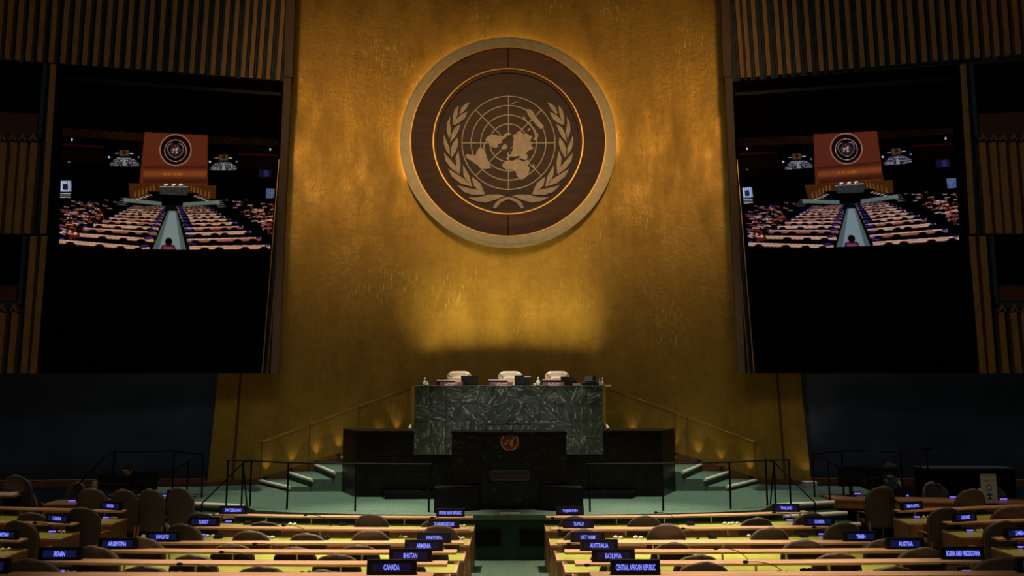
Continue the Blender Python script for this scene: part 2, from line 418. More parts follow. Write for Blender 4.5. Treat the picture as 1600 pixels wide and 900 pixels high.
# wooden skirting that climbs the gold wall with the stairs
def skirt_z(x):
    x = abs(x); return .13 if x > 7.0 else .13+(7.0-x)*.30
for s in (-1, 1):
    xs = [8.3, 7.6, 7.0, 6.4, 5.8, 5.2, 4.6, 4.0, 3.4, 2.8, 2.3]
    m = MB(); V = []; F = []
    for x in xs:
        X = s*x; y = wallY(X); z = skirt_z(X)
        V += [(X, y-.07, 0), (X, y-.005, 0), (X, y-.005, z), (X, y-.07, z)]
    for i in range(len(xs)-1):
        a = 4*i; b = a+4
        for k in range(4): l = (k+1) % 4; F.append((a+k, b+k, b+l, a+l))
    m.add(V, F); tag(m.build('trim_%d' % (1 if s < 0 else 2), M['dwood']), kind='structure')

# ------------------------------------------------------------------ side wings with battens and screens
def wing(s):
    T = (lambda u: u) if s < 0 else (lambda u: u)
    if s < 0: uin, vin, uout, vout = 445, 127, 0, 93
    else: uin, vin, uout, vout = 1143, 123, 1600, 84
    Yin = 19.5; Pi = at(uin, vin, Yin)
    lo, hi = 15., 21.
    for _ in range(50):
        mid = (lo+hi)/2
        if at(uout, vout, mid).z < Pi.z: lo = mid
        else: hi = mid
    Po = at(uout, vout, mid)
    D = Vector((Po.x-Pi.x, Po.y-Pi.y, 0)).normalized(); Nn = Vector((D.y, -D.x, 0))
    if Nn.y > 0: Nn = -Nn
    def wp(u, v, off=0.):
        d = Vector(ray(u, v)); P0 = Pi+Nn*off; t = (P0-Vector(CAM)).dot(Nn)/d.dot(Nn); return Vector(CAM)+d*t
    root = struct('wall_left' if s < 0 else 'wall_right')
    def slab(pts, off0, off1, name, material, parent=root):
        """pts: 4 pixel corners (BL, BR, TR, TL); solid from off0 (back) to off1 (front) of the wing plane"""
        m = MB(); P = [wp(u, v, 0) for u, v in pts]
        m.hexa([P[0]+Nn*off1, P[1]+Nn*off1, P[1]+Nn*off0, P[0]+Nn*off0, P[3]+Nn*off1, P[2]+Nn*off1, P[2]+Nn*off0, P[3]+Nn*off0])
        return m.build(name, material, parent)
    X = (lambda u: u) if s < 0 else (lambda u: 1588-u)   # mirror about x = 794
    def q(*p): return [(X(u), v) for u, v in p]
    # dark backing
    slab(q((-260, 583), (428, 583), (466, -160), (-260, -160)), -.4, -.14, 'backing', M['teal'])
    # screen surround and dark screen field
    slab(q((60, 583), (412, 583), (446, 128), (86, 101)), -.14, .02, 'screen_surround', M['curtain'])
    slab(q((92, 566), (404, 570), (438, 150), (104, 127)), .02, .04, 'screen_field', M['curtain'])
    slab(q((103, 128), (440, 152), (440.2, 147), (103, 122)), .02, .10, 'screen_head_rail', M['satin'])
    slab(q((409, 583), (411, 583), (437, 250), (436, 250)), .02, .05, 'screen_side_strip', M['brass'])
    slab(q((417, 583), (419, 583), (440, 330), (439, 330)), .02, .05, 'screen_side_strip', M['brass'])
    # brown edge fin
    slab(q((425, 583), (435.5, 583), (456.5, 128), (445, 128)), -.14, .30, 'edge_fin', M['fin'])
    slab(q((446, 128), (458.5, 128), (468, -160), (453, -160)), -.14, .34, 'edge_fin', M['fin'])
    # battens
    def batten(u0, v0, u1, v1, wpx, name='batten', gable=False):
        """from top pixel (u0,v0) to bottom pixel (u1,v1); wpx wide: folded plate with an outer lip"""
        a0 = wp(X(u0), v0); a1 = wp(X(u1), v1)
        wd = wpx/FPX*19.0; side = D*(-1) if s < 0 else D*(-1)
        # cross direction pointing to image right for left wing, image left for right wing (toward centre)
        c = -D
        m = MB()
        def pt(base, k, off): return base+c*(k*wd)+Nn*off
        m.hexa([pt(a1, 0, .05), pt(a1, 1, .03), pt(a1, 1, -.14), pt(a1, 0, -.14), pt(a0, 0, .05), pt(a0, 1, .03), pt(a0, 1, -.14), pt(a0, 0, -.14)])
        if gable:
            up = Vector((0, 0, .16))
            m.add([pt(a0, -.12, .14), pt(a0, 1.15, .14), pt(a0, .5, .14)+up*1.2, pt(a0, -.12, -.1), pt(a0, 1.15, -.1), pt(a0, .5, -.1)+up*1.2, pt(a0, .2, .14), pt(a0, .83, .14), pt(a0, .5, .14)+up*.65],
                  [(0, 6, 8, 2), (7, 1, 2, 8), (0, 2, 5, 3), (1, 4, 5, 2)])
        o = m.build(name, M['slat'], root)
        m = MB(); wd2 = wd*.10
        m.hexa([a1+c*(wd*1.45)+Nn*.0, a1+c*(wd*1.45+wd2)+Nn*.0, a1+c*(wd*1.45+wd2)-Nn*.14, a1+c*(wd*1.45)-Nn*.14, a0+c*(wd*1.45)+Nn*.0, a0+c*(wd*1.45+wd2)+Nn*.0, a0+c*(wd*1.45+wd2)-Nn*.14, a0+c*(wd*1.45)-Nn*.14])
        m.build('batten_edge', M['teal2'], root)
        return o
    if s < 0:
        tops = [-55, -2, 50, 105, 160, 218, 280, 342, 400, 455, 510, 568, 622, 678, 735, 787, 845, 905, 960, 1015, 1070, 1125, 1180, 1230, 1283, 1325, 1370, 1415, 1468]
        tx = [t/3.333 for t in tops]
    else:
        tops = [85, 120, 165, 225, 285, 330, 380, 440, 500, 550, 600, 655, 715, 768, 818, 872, 930, 980, 1040, 1095, 1150, 1205, 1265, 1315, 1370, 1420, 1475, 1530, 1580]
        tx = [1588-(1120+t/3.333+9) for t in tops]
    for u in tx:
        k = max(0, min(1, u/445)); lean = (7.5*(92/92) if u < 200 else 7.0)
        vb = 92+ (126-92)*k if s < 0 else 85+(123-85)*k
        ub = u-lean*vb/100
        slope = (u-ub)/vb
        batten(u+slope*160, -160, ub, vb, 7.0-.7*k)
    # single tall batten beside the screen, down to the bottom
    batten(80, 101, 64, 365, 8); 
    # second stage: battens below the booth window
    for k, (u0, u1) in enumerate([(-31, -42), (-14, -25), (2, -9), (18.5, 8), (33.5, 22), (49.5, 38)]):
        batten(u0, 222, u1, 365, 8.5, gable=True)
    batten(49, 369, 33, 583, 8.5); batten(66, 369, 48, 583, 8.0)
    for k, (u0, u1) in enumerate([(-33, -40), (-16, -24), (1, -8), (20, 12)]):
        batten(u0, 487, u1, 583, 8, gable=True)
    # booth windows: dark glass over a russet sill panel, teal frame
    for (pts, nm, mt, o0, o1) in [
        (q((-120, 168), (66, 178), (71, 100), (-120, 88)), 'booth_glass', 'glass', -.14, -.06),
        (q((-120, 205), (58, 213), (60, 179), (-120, 169)), 'booth_sill_panel', 'sill', -.14, .04),
        (q((-120, 215), (62, 221), (62, 214), (-120, 206)), 'booth_rail', 'teal2', -.14, .06),
        (q((60, 216), (66, 216), (75, 101), (69, 101)), 'booth_jamb', 'teal2', -.14, .06),
        (q((-120, 446), (28, 446), (33, 369), (-120, 366)), 'booth_glass', 'glass', -.14, -.06),
        (q((-120, 471), (26, 471), (28, 447), (-120, 447)), 'booth_sill_panel', 'sill', -.14, .04),
        (q((-120, 481), (29, 481), (30, 472), (-120, 472)), 'booth_rail', 'teal2', -.14, .06),
        (q((29, 476), (35, 476), (43, 369), (37, 369)), 'booth_jamb', 'teal2', -.14, .06)]:
        slab(pts, o0, o1, nm, M[mt])
    return wp
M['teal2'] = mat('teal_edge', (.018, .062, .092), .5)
wpl = wing(-1); wpr = wing(1)

# ------------------------------------------------------------------ picture on the two big screens (an LED wall: lit dots)
def paint_video():
    W, H = 372, 208; SS = 2; w2, h2 = W*SS, H*SS
    TL, TR, BR, BL = [np.array(p, float) for p in ((80, 40), (1520, 90), (1470, 868), (45, 845))]
    s_ = (np.arange(w2)+.5)/w2; t_ = (np.arange(h2)+.5)/h2
    Sg, Tg = np.meshgrid(s_, t_)
    X = (1-Sg)*(1-Tg)*TL[0]+Sg*(1-Tg)*TR[0]+Sg*Tg*BR[0]+(1-Sg)*Tg*BL[0]
    Y = (1-Sg)*(1-Tg)*TL[1]+Sg*(1-Tg)*TR[1]+Sg*Tg*BR[1]+(1-Sg)*Tg*BL[1]
    I = np.zeros((h2, w2, 3)); I[:] = (4, 3, 3)
    def poly(pts, c, a=1.):
        xs = [p[0] for p in pts]; ys = [p[1] for p in pts]
        r0 = max(0, int((min(ys)-100)/828*h2)); r1 = min(h2, int((max(ys)+10)/800*h2)+8)
        c0 = max(0, int((min(xs)-90)/1440*w2)-3); c1 = min(w2, int((max(xs)-30)/1420*w2)+8)
        if r1 <= r0 or c1 <= c0: return
        x = X[r0:r1, c0:c1]; y = Y[r0:r1, c0:c1]; ins = np.zeros(x.shape, bool); n = len(pts)
        for i in range(n):
            (x0, y0), (x1, y1) = pts[i], pts[(i+1) % n]
            if y0 == y1: continue
            cr = ((y0 > y) != (y1 > y)) & (x < (x1-x0)*(y-y0)/(y1-y0)+x0); ins ^= cr
        J = I[r0:r1, c0:c1]; J[ins] = J[ins]*(1-a)+np.array(c)*a
    def rect(x0, y0, x1, y1, c, a=1.): poly([(x0, y0), (x1, y0), (x1, y1), (x0, y1)], c, a)
    def disc(cx, cy, r, c, rin=0, a=1., ky=1):
        d = np.hypot(X-cx, (Y-cy)/ky); k = (d < r) & (d >= rin); I[k] = I[k]*(1-a)+np.array(c)*a
    rnd = random.Random(3)
    # battened walls
    for i in range(42): x = 84+i*12.6; rect(x-i*.1, 42+i*.9, x+5, 98+i*.9, (44, 24, 14))
    for i in range(40): x = 1032+i*12.2; rect(x, 96+i*.6, x+5, 150+i*.3, (44, 24, 14))
    for i in range(22): x = 76+i*12.4; rect(x, 185+i*.5, x+5, 282, (26, 12, 7))
    for i in range(22): x = 1245+i*12; rect(x, 245, x+5, 325, (22, 10, 6))
    poly([(75, 150), (345, 165), (345, 178), (75, 168)], (42, 10, 8)); poly([(1240, 212), (1510, 222), (1510, 236), (1240, 226)], (42, 10, 8))
    rect(133, 115, 142, 132, (250, 250, 245)); rect(1458, 180, 1467, 196, (240, 240, 240)); rect(110, 272, 126, 277, (160, 150, 140))
    # gold wall
    poly([(500, 415), (1088, 430), (1086, 520), (512, 520)], (66, 40, 18))
    poly([(608, 70), (1030, 92), (1030, 432), (572, 420)], (88, 42, 27))
    for k in range(24):
        t = k/23; y = 300+t*110; br = math.exp(-((t-.45)/.28)**2)
        poly([(600, y), (1024, y), (1024, y+5), (600, y+5)], (56+70*br, 28+38*br, 20+14*br))
    for k in range(70):
        x = rnd.uniform(600, 1015); y = rnd.uniform(80, 390); rect(x, y, x+2, y+rnd.uniform(10, 40), (120, 62, 30), .3)
    for x in (745, 775, 810, 835, 852): rect(x-12, 345, x+8, 365, (170, 100, 45), .55)
    for k, x in enumerate((545, 572, 596, 620, 645, 668)): poly([(x-5, 510-k*9), (x+5, 510-k*9), (x+3, 470-k*9), (x-3, 470-k*9)], (150, 95, 40), .7)
    for k, x in enumerate((1040, 1012, 986, 962, 940, 918)): poly([(x-5, 512-k*9), (x+5, 512-k*9), (x+3, 472-k*9), (x-3, 472-k*9)], (150, 95, 40), .7)
    # emblem
    disc(813, 192, 108, (150, 118, 92)); disc(813, 192, 101, (84, 52, 34)); disc(813, 192, 98, (30, 12, 10)); disc(813, 197, 74, (225, 215, 200), 71)
    disc(813, 197, 70, (22, 8, 8))
    for r in (9, 18, 27, 36): disc(813, 192, r, (120, 104, 96), r-2)
    rect(811, 156, 814, 228, (120, 104, 96)); rect(777, 191, 849, 194, (120, 104, 96))
    for (x, y, r) in ((800, 190, 8), (820, 188, 9), (822, 208, 8), (794, 206, 6), (828, 178, 5)): disc(x, y, r, (165, 148, 138))
    for k in range(13):
        a = math.radians(118+k*13); 
        for sx in (-1, 1): disc(813+sx*abs(math.cos(a)*53) if a < PI else 813+sx*abs(math.cos(a))*53, 197+math.sin(a-PI/2-.15)*0-math.cos((k/12)*PI)*46, 5, (150, 138, 132), 0, .9, .8)
    # nested screens
    for (x0, y0, x1, y1) in ((368, 185, 577, 300), (1038, 215, 1236, 330)):
        rect(x0, y0, x1, y1, (7, 8, 12)); cx = (x0+x1)/2; w = x1-x0; h = y1-y0
        rect(cx-30, y0+8, cx+32, y0+48, (72, 58, 34)); disc(cx+2, y0+24, 13, (40, 26, 18)); rect(cx-30, y0+50, cx+32, y0+58, (25, 25, 20))
        rect(cx-58, y0+28, cx-34, y0+33, (215, 215, 220)); rect(cx+36, y0+30, cx+62, y0+35, (215, 215, 220))
        for r in range(9):
            t = (r+1)/9; yy = y0+60+(h-62)*t**1.25
            for side in (-1, 1):
                for j in range(7):
                    xa = cx+side*(4+8*t+j*(6+9*t)*1.0); ln = (5+7*t)
                    if x0+3 < xa < x1-ln-3: poly([(xa, yy-3), (xa+ln, yy-3+side), (xa+ln, yy+.5+side), (xa, yy+.5)], rnd.choice([(190, 180, 180), (120, 118, 135), (225, 220, 215), (70, 70, 96)]))
        poly([(cx-4, y0+62), (cx+5, y0+62), (cx+14, y1), (cx-12, y1)], (120, 135, 135)); rect(x0+1, y0+50, x0+14, y0+64, (200, 205, 215)); rect(x1-14, y0+50, x1-2, y0+62, (110, 120, 150))
    # podium
    poly([(630, 470), (960, 480), (965, 522), (625, 518)], (6, 5, 5)); poly([(706, 440), (898, 447), (893, 498), (708, 492)], (44, 48, 44))
    for k in range(60): x = rnd.uniform(708, 890); y = rnd.uniform(444, 490); rect(x, y, x+7, y+1.6, (82, 86, 80))
    for x in (750, 802, 849): disc(x, 428, 14, (240, 228, 205), 0, 1, .62); rect(x-4, 430, x+18, 438, (24, 18, 18))
    rect(706, 437, 898, 441, (190, 180, 160))
    poly([(470, 512), (720, 540), (720, 566), (470, 540)], (92, 108, 98)); poly([(1112, 528), (860, 545), (860, 570), (1112, 556)], (92, 108, 98))
    rect(722, 500, 862, 562, (5, 4, 4)); rect(760, 562, 820, 600, (14, 20, 16))
    for k in range(5):
        x = 550+k*21; y = 520-k*7; poly([(x, y-3), (x+24, y+3), (x+24, y+8), (x, y+2)], (205, 195, 180))
        x = 1040-k*21; y = 528-k*7; poly([(x, y-3), (x-24, y+3), (x-24, y+8), (x, y+2)], (205, 195, 180))
    for k in range(4): poly([(450-k*8, 515+k*13), (510-k*8, 520+k*13), (510-k*8, 524+k*13), (450-k*8, 519+k*13)], (120, 125, 118)); poly([(1130+k*8, 530+k*13), (1075+k*8, 534+k*13), (1075+k*8, 538+k*13), (1130+k*8, 534+k*13)], (120, 125, 118))
    # bright side doorways
    rect(62, 400, 132, 472, (190, 205, 235)); rect(82, 420, 112, 460, (20, 22, 34))
    for k in range(5): rect(62+k*15, 400, 66+k*15, 470, (60, 70, 100))
    for k in range(3): rect(58, 482+k*12, 128, 488+k*12, (205, 205, 205) if k % 2 == 0 else (120, 120, 120))
    rect(1434, 452, 1497, 515, (96, 116, 150))
    for k in range(5): rect(1440+k*12, 455, 1444+k*12, 512, (30, 38, 60))
    rect(1380, 325, 1470, 375, (26, 26, 40)); rect(1420, 330, 1450, 372, (46, 42, 90))
    # aisle
    poly([(762, 600), (822, 600), (888, 860), (655, 860)], (78, 90, 88))
    poly([(775, 600), (812, 600), (850, 860), (700, 860)], (118, 134, 132))
    for k in range(26): y = 605+k*10; rect(700, y, 860, y+1.5, (86, 100, 100), .25)
    # central desk rows, far to near
    def row(xa, ya, xb, yb, t, side):
        th = 2.5+8*t; dp = 2+11*t
        poly([(xa, ya+th), (xb, yb+th), (xb, yb+th+dp), (xa, ya+th+dp)], (140, 92, 66) if rnd.random() < .5 else (190, 160, 120))
        poly([(xa, ya+th+dp), (xb, yb+th+dp), (xb, yb+th+dp*1.6), (xa, ya+th+dp*1.6)], (60, 26, 20))
        n = int(4+3*(1-t)); L = (xb-xa)
        for j in range(n):
            f = (j+.3+rnd.random()*.5)/n; cx = xa+L*f; cy = ya+(yb-ya)*f+th+dp*1.0; r = 8+28*t
            disc(cx, cy+r*.25, r, (12, 8, 8), 0, 1, .62)
        poly([(xa, ya), (xb, yb), (xb, yb+th*.62), (xa, ya+th*.62)], (225, 190, 172)); poly([(xa, ya+th*.62), (xb, yb+th*.62), (xb, yb+th), (xa, ya+th)], (150, 70, 50))
        sx = xb-10-40*t if side < 0 else xa+10
        rect(sx-20*t, yb-8-10*t, sx+14+36*t, yb+2, (12, 10, 20)); rect(sx-12*t, yb-5-7*t, sx+10+26*t, yb-2-2*t, (54, 52, 150))
        ex = xa+4 if side < 0 else xb-14-24*t
        rect(ex, ya-6-8*t, ex+10+22*t, ya, (20, 18, 60)); rect(ex+2, ya-4-5*t, ex+8+18*t, ya-2, (60, 55, 160))
    R = [(530, 566, 755, 573), (510, 576, 751, 583), (490, 588, 747, 595), (465, 600, 743, 608), (440, 612, 736, 624), (410, 628, 729, 640), (375, 645, 721, 660), (330, 662, 712, 682), (275, 685, 702, 708), (205, 710, 690, 740), (115, 742, 668, 783), (55, 788, 642, 838)]
    Q = [(820, 573, 1020, 568), (825, 583, 1045, 579), (829, 595, 1070, 590), (834, 608, 1095, 603), (841, 624, 1120, 617), (848, 640, 1150, 634), (856, 660, 1190, 652), (864, 685, 1230, 674), (872, 712, 1275, 700), (880, 745, 1330, 732), (890, 786, 1400, 774), (905, 832, 1465, 826)]
    for k, r in enumerate(R): row(*r, k/11, -1)
    for k, r in enumerate(Q): row(*r, k/11, 1)
    # side blocks
    for k in range(150):
        t = rnd.random(); y = 525+225*t; left = rnd.random() < .5
        span = (55, 470-360*t) if left else (1120+330*t, 1485)
        if span[1]-span[0] < 20: continue
        x = rnd.uniform(*span); ln = 26+34*t; sl = .10 if left else -.10
        ex = min(ln, 1488-x)
        poly([(x, y), (x+ex, y+ex*sl), (x+ex, y+ex*sl+3+4*t), (x, y+3+4*t)], rnd.choice([(214, 158, 128), (232, 190, 165), (150, 84, 60)]))
        if rnd.random() < .55: poly([(x+ex*.7, y+4), (x+ex, y+4), (x+ex, y+18+22*t), (x+ex*.7, y+18+22*t)], (84, 34, 24))
        if rnd.random() < .5: disc(x+ex*.4, y+10+10*t, 6+9*t, (10, 8, 10))
        if rnd.random() < .45: rect(x, y-6, x+12+8*t, y-2, (64, 58, 165))
    # seated operator in the aisle
    poly([(705, 870), (722, 828), (768, 818), (806, 828), (822, 870)], (60, 22, 34)); disc(768, 803, 24, (10, 7, 8)); disc(768, 800, 22, (16, 9, 10))
    for k in range(30): rect(722+rnd.random()*84, 830+rnd.random()*28, 728+rnd.random()*84, 836+rnd.random()*22, (120, 66, 80), .5)
    I2 = I.reshape(H, SS, W, SS, 3).mean((1, 3))/255.
    return W, H, I2
VW, VH, VIMG = paint_video()
def video_mat(name, tint, strength):
    m = bpy.data.materials.new(name); m.use_nodes = True; nt = m.node_tree
    b = nt.nodes['Principled BSDF']; b.inputs['Base Color'].default_value = (.002, .002, .002, 1); b.inputs['Roughness'].default_value = .8; b.inputs['Specular IOR Level'].default_value = .05
    a = nt.nodes.new('ShaderNodeVertexColor'); a.layer_name = 'dots'
    g = nt.nodes.new('ShaderNodeGamma'); g.inputs[1].default_value = 2.2
    mu = nt.nodes.new('ShaderNodeMix'); mu.data_type = 'RGBA'; mu.blend_type = 'MULTIPLY'; mu.inputs[0].default_value = 1; mu.inputs[7].default_value = (*tint, 1)
    nt.links.new(a.outputs[0], g.inputs[0]); nt.links.new(g.outputs[0], mu.inputs[6]); nt.links.new(mu.outputs[2], b.inputs['Emission Color'])
    b.inputs['Emission Strength'].default_value = strength
    return m
def screen(wp, corners, name, material, label):
    c = [wp(u, v, .055) for u, v in corners]     # TL TR BR BL
    root = thing('video_screen', c[3], label, 'screen', 'large video screens')
    W, H = VW, VH
    s_ = np.arange(W)/(W-1); t_ = np.arange(H)/(H-1); Sg, Tg = np.meshgrid(s_, t_)
    P = sum(((k)[..., None]*np.array(p)) for k, p in (((1-Sg)*(1-Tg), c[0]), (Sg*(1-Tg), c[1]), (Sg*Tg, c[2]), ((1-Sg)*Tg, c[3])))
    P = P-np.array(c[3]); V = P.reshape(-1, 3)
    idx = np.arange(W*H).reshape(H, W)
    F = np.stack([idx[:-1, :-1], idx[1:, :-1], idx[1:, 1:], idx[:-1, 1:]], -1).reshape(-1, 4)
    me = bpy.data.meshes.new('picture'); me.vertices.add(len(V)); me.vertices.foreach_set('co', V.ravel())
    me.loops.add(F.size); me.loops.foreach_set('vertex_index', F.ravel().astype(np.int32))
    me.polygons.add(len(F)); me.polygons.foreach_set('loop_start', np.arange(0, F.size, 4, dtype=np.int32))
    me.update(calc_edges=True)
    ca = me.color_attributes.new('dots', 'FLOAT_COLOR', 'POINT')
    ca.data.foreach_set('color', np.concatenate([VIMG.reshape(-1, 3), np.ones((W*H, 1))], 1).astype(np.float32).ravel())
    me.materials.append(material)
    o = bpy.data.objects.new('picture', me); COL.objects.link(o); o.parent = root
    # casing behind the picture
    m = MB(); N = (c[1]-c[0]).cross(c[3]-c[0]).normalized()
    if N.y < 0: N = -N
    m.hexa([c[3]+N*.004, c[2]+N*.004, c[2]+N*.05, c[3]+N*.05, c[0]+N*.004, c[1]+N*.004, c[1]+N*.05, c[0]+N*.05])
    m.build('casing', M['black'], root)
screen(wpl, ((98.6, 199.3), (434.6, 211.3), (423, 392.3), (90.5, 387.3)), 'a', video_mat('video_warm', (1, .95, .95), .85), 'large video screen west of the gold wall showing the hall in warm tones')
screen(wpr, ((1152.7, 216), (1488.3, 192.3), (1500, 378.6), (1169, 391.3)), 'b', video_mat('video_cool', (.92, .92, 1.12), .85), 'large video screen east of the gold wall showing the hall in cooler pinkish tones')

# ================================================================== EMBLEM
EY = 21.5
def polar_ring(m, cx, cz, r0, r1, y0, y1, n=96):
    V = []; F = []
    for k in range(n):
        a = 2*PI*k/n; c, s = math.cos(a), math.sin(a)
        V += [(cx+r0*c, y0, cz+r0*s), (cx+r1*c, y0, cz+r1*s), (cx+r1*c, y1, cz+r1*s), (cx+r0*c, y1, cz+r0*s)]
    for k in range(n):
        a = 4*k; b = 4*((k+1) % n)
        for i in range(4): j = (i+1) % 4; F.append((a+i, a+j, b+j, b+i))
    m.add(V, F)
def disc_mb(cx, cz, r, y0, y1, n=96):
    return MB().vprism([(cx+r*math.cos(2*PI*k/n), cz+r*math.sin(2*PI*k/n)) for k in range(n)], y0, y1)
Pc = at(794, 219.3, EY); Pr = at(963, 219.3, EY)
ER = (Pr-Pc).length; ecx, ecz = Pc.x, Pc.z
em = thing('emblem', (ecx, 21.9, ecz), 'huge round wall emblem with olive wreath and polar world map on brown disc', 'emblem')
m = MB(); polar_ring(m, ecx, ecz, ER*.905, ER, EY, EY+.12); m.build('outer_ring', M['ring'], em)
m = MB(); polar_ring(m, ecx, ecz, ER*.895, ER*.907, EY-.02, EY+.10); m.build('gilt_rim', M['goldring'], em)
m = MB(); polar_ring(m, ecx, ecz, ER*.985, ER*1.0, EY-.015, EY+.02); m.build('ring_lip', M['ring'], em)
q_ = at(794, 222, EY+.16); ir = ER*.697
icx, icz = q_.x, q_.z
m = MB(); polar_ring(m, (ecx+icx)/2, (ecz+icz)/2, ER*.66, ER*.90, EY+.05, EY+.14); m.build('brown_annulus', M['edisc'], em)
m = MB(); polar_ring(m, icx, icz, ir*.983, ir, EY-.01, EY+.16, 96); m.build('inner_gilt_ring', M['goldring'], em)
disc_mb(icx, icz, ir*.98, EY+.12, EY+.18).build('inner_disc', M['edisc2'], em)
# thin joints across the discs
for (dx0, dz0, dx1, dz1) in ((0, .71, 0, .89), (0, -.89, 0, -.71)):
    m = MB(); m.box(ecx+dx0*ER-.012, ecx+dx0*ER+.012, EY+.035, EY+.055, ecz+min(dz0, dz1)*ER, ecz+max(dz0, dz1)*ER); m.build('disc_joint', M['black'], em)
# backing cylinder that holds it off the wall
disc_mb(ecx, ecz, ER*.55, EY+.18, 21.98, 48).build('mounting_drum', M['black'], em)
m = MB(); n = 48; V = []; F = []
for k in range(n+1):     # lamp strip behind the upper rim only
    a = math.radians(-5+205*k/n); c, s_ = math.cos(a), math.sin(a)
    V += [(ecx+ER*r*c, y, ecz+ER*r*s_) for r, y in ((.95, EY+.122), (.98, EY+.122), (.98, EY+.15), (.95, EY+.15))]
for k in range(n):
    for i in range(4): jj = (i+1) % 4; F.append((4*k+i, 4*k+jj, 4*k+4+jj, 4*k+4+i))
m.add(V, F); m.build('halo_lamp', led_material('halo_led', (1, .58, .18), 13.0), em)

EPY = EY+.075    # relief sits proud of the inner disc
def e2w(u, v): p = at(u, v, EPY); return (p.x, p.z)
def tri_prism(pts, y0, y1):
    """possibly concave outline in xz -> solid with triangulated faces"""
    bm = bmesh.new(); vs = [bm.verts.new((x, y0, z)) for x, z in pts]
    f = bm.faces.new(vs); r = bmesh.ops.extrude_face_region(bm, geom=[f])
    for g in r['geom']:
        if isinstance(g, bmesh.types.BMVert): g.co.y = y1
    bmesh.ops.triangulate(bm, faces=[q for q in bm.faces if len(q.verts) > 4])
    bmesh.ops.recalc_face_normals(bm, faces=bm.faces)
    bm.verts.index_update(); V = [tuple(v.co) for v in bm.verts]; F = [tuple(v.index for v in q.verts) for q in bm.faces]; bm.free()
    return V, F
LAND = dict(
 north_america=[(762.7,212.7),(768,210.4),(775.1,210.9),(777.8,212.2),(781.3,212.2),(785.8,212.7),(789.3,208.7),(793.8,207.8),(797,208.3),(800,210.5),(795.6,210.8),(791.5,212.6),(790.2,215.8),(785.8,217.6),(784,221),(785,223),(782.2,223.8),(781.2,226),(778.5,228.9),(774.2,230.9),(771,229.6),(768.9,230.4),(765.3,228),(765,225.6),(763.6,221.6),(759.5,221.4),(758.2,218.4),(759.6,215.8)],
 greenland=[(783,231.6),(784.9,228),(788.4,224.5),(792,226.7),(793.3,229),(791.5,232),(788,233.5),(784,232.9)],
 central_america=[(759.4,221.2),(760.5,223.6),(757.5,226),(756.6,230),(758.5,233),(757,233.4),(755,230.5),(754.9,226),(757,223.5)],
 south_america=[(749.3,230.7),(752,230.2),(755.6,232.9),(758.2,236),(759.6,242.2),(761.8,249.3),(764.4,253.8),(765.3,258.2),(767.1,261.3),(766.2,263.1),(761.8,264),(755.6,264.2),(752.9,262.7),(746.7,258.2),(741.3,255.6),(737.8,252),(733.3,249.8),(729.8,247.6),(727.1,243.1),(728.9,240.9),(734.2,241.3),(738.7,242.2),(743.6,242.2),(744.4,236.9),(746.7,233.3)],
 africa=[(795.1,250.2),(789.8,252),(786.2,254.7),(784.4,258.2),(786.2,261.8),(789.8,264.4),(796,264.4),(801.3,264.9),(804.9,268),(806.7,270.7),(806.7,274.2),(810.2,277.8),(814.7,280.9),(819.1,278.7),(823.6,275.1),(826.2,271.6),(826.2,268.9),(828,264.4),(828,262.2),(825.3,259.1),(825.3,254.7),(825.8,248.6),(823.6,250.4),(819.1,251.6),(814.7,250.8),(811.1,249.3),(806.7,250.4),(801.3,251.8)],
 eurasia=[(801.8,210.4),(806.2,209.2),(809.8,205.1),(813.3,205.1),(817.8,209.8),(820.5,209.8),(824,208.7),(827.6,212.2),(831.6,211.3),(831.1,214.9),(828.4,219.3),(830.2,222.9),(830.7,228.9),(832.4,230.7),(835.6,229.3),(834.2,231.6),(830.7,233.3),(826.2,235.1),(822.7,238.7),(821.8,241.3),(824,241.3),(824.2,245.5),(823,248.6),(821,249.8),(817.3,249.4),(813,246.8),(811,243.6),(806.7,244.4),(802.2,245.4),(795.1,246.2),(795.4,242.2),(799.6,239.6),(796.9,236.9),(798.7,233.3),(801.3,228.9),(801.3,224.4),(802.2,220),(803,216),(800.5,213)],
 iberia=[(791,247.5),(792.5,245.5),(795,246),(795.5,249),(792,249.6)],
 british_isles=[(792.5,240),(794.5,238),(795.4,241),(794.3,243.8),(792.2,243)],
 scandinavia=[(797.5,233),(800,229),(801.6,230),(799.8,236.5),(797.8,237.5)],
 australia=[(820.4,171.3),(824,170.4),(828.4,170.9),(831,172.5),(833.8,175.8),(835.1,179.3),(839.1,184.7),(844.4,190.9),(848.9,196.2),(849.8,198),(848.4,199.8),(844.4,201.6),(840,197.1),(835.6,192.7),(831.1,187.3),(827.6,182.9),(824.9,180.2),(824,176.7),(822.2,174)],
 new_zealand=[(799,161.6),(804,159.4),(810,158.9),(804.5,161.2),(800.5,162.8)],
 indonesia=[(826.5,190.5),(828.5,192),(831,196.5),(834.5,200),(837,203.5),(838.6,208),(838.8,212.5),(836.8,212.8),(836,207.5),(833.6,203.6),(831,200),(828,196.5)],
 philippines=[(837.5,212),(840.2,207.5),(841.2,211),(839.5,216),(836.2,219.3),(833,219),(834.2,216)],
 new_guinea=[(816.8,180.5),(819,182.2),(822,186.4),(824.8,190),(823.4,190.8),(820,187.6),(817.5,184)],
 japan=[(824.5,203.5),(826.3,199.8),(828.8,200.2),(827.5,204),(825.2,206)],
 madagascar=[(833.3,255.1),(834.7,258),(836,261.8),(833.8,262.9),(831.8,260.6)],
 arctic_isles=[(777.5,226),(781.5,224.5),(780.8,228.2),(778.2,230.5)],
)
Z1 = lambda x, y: (680+x/4.287, 130+y/4.287)
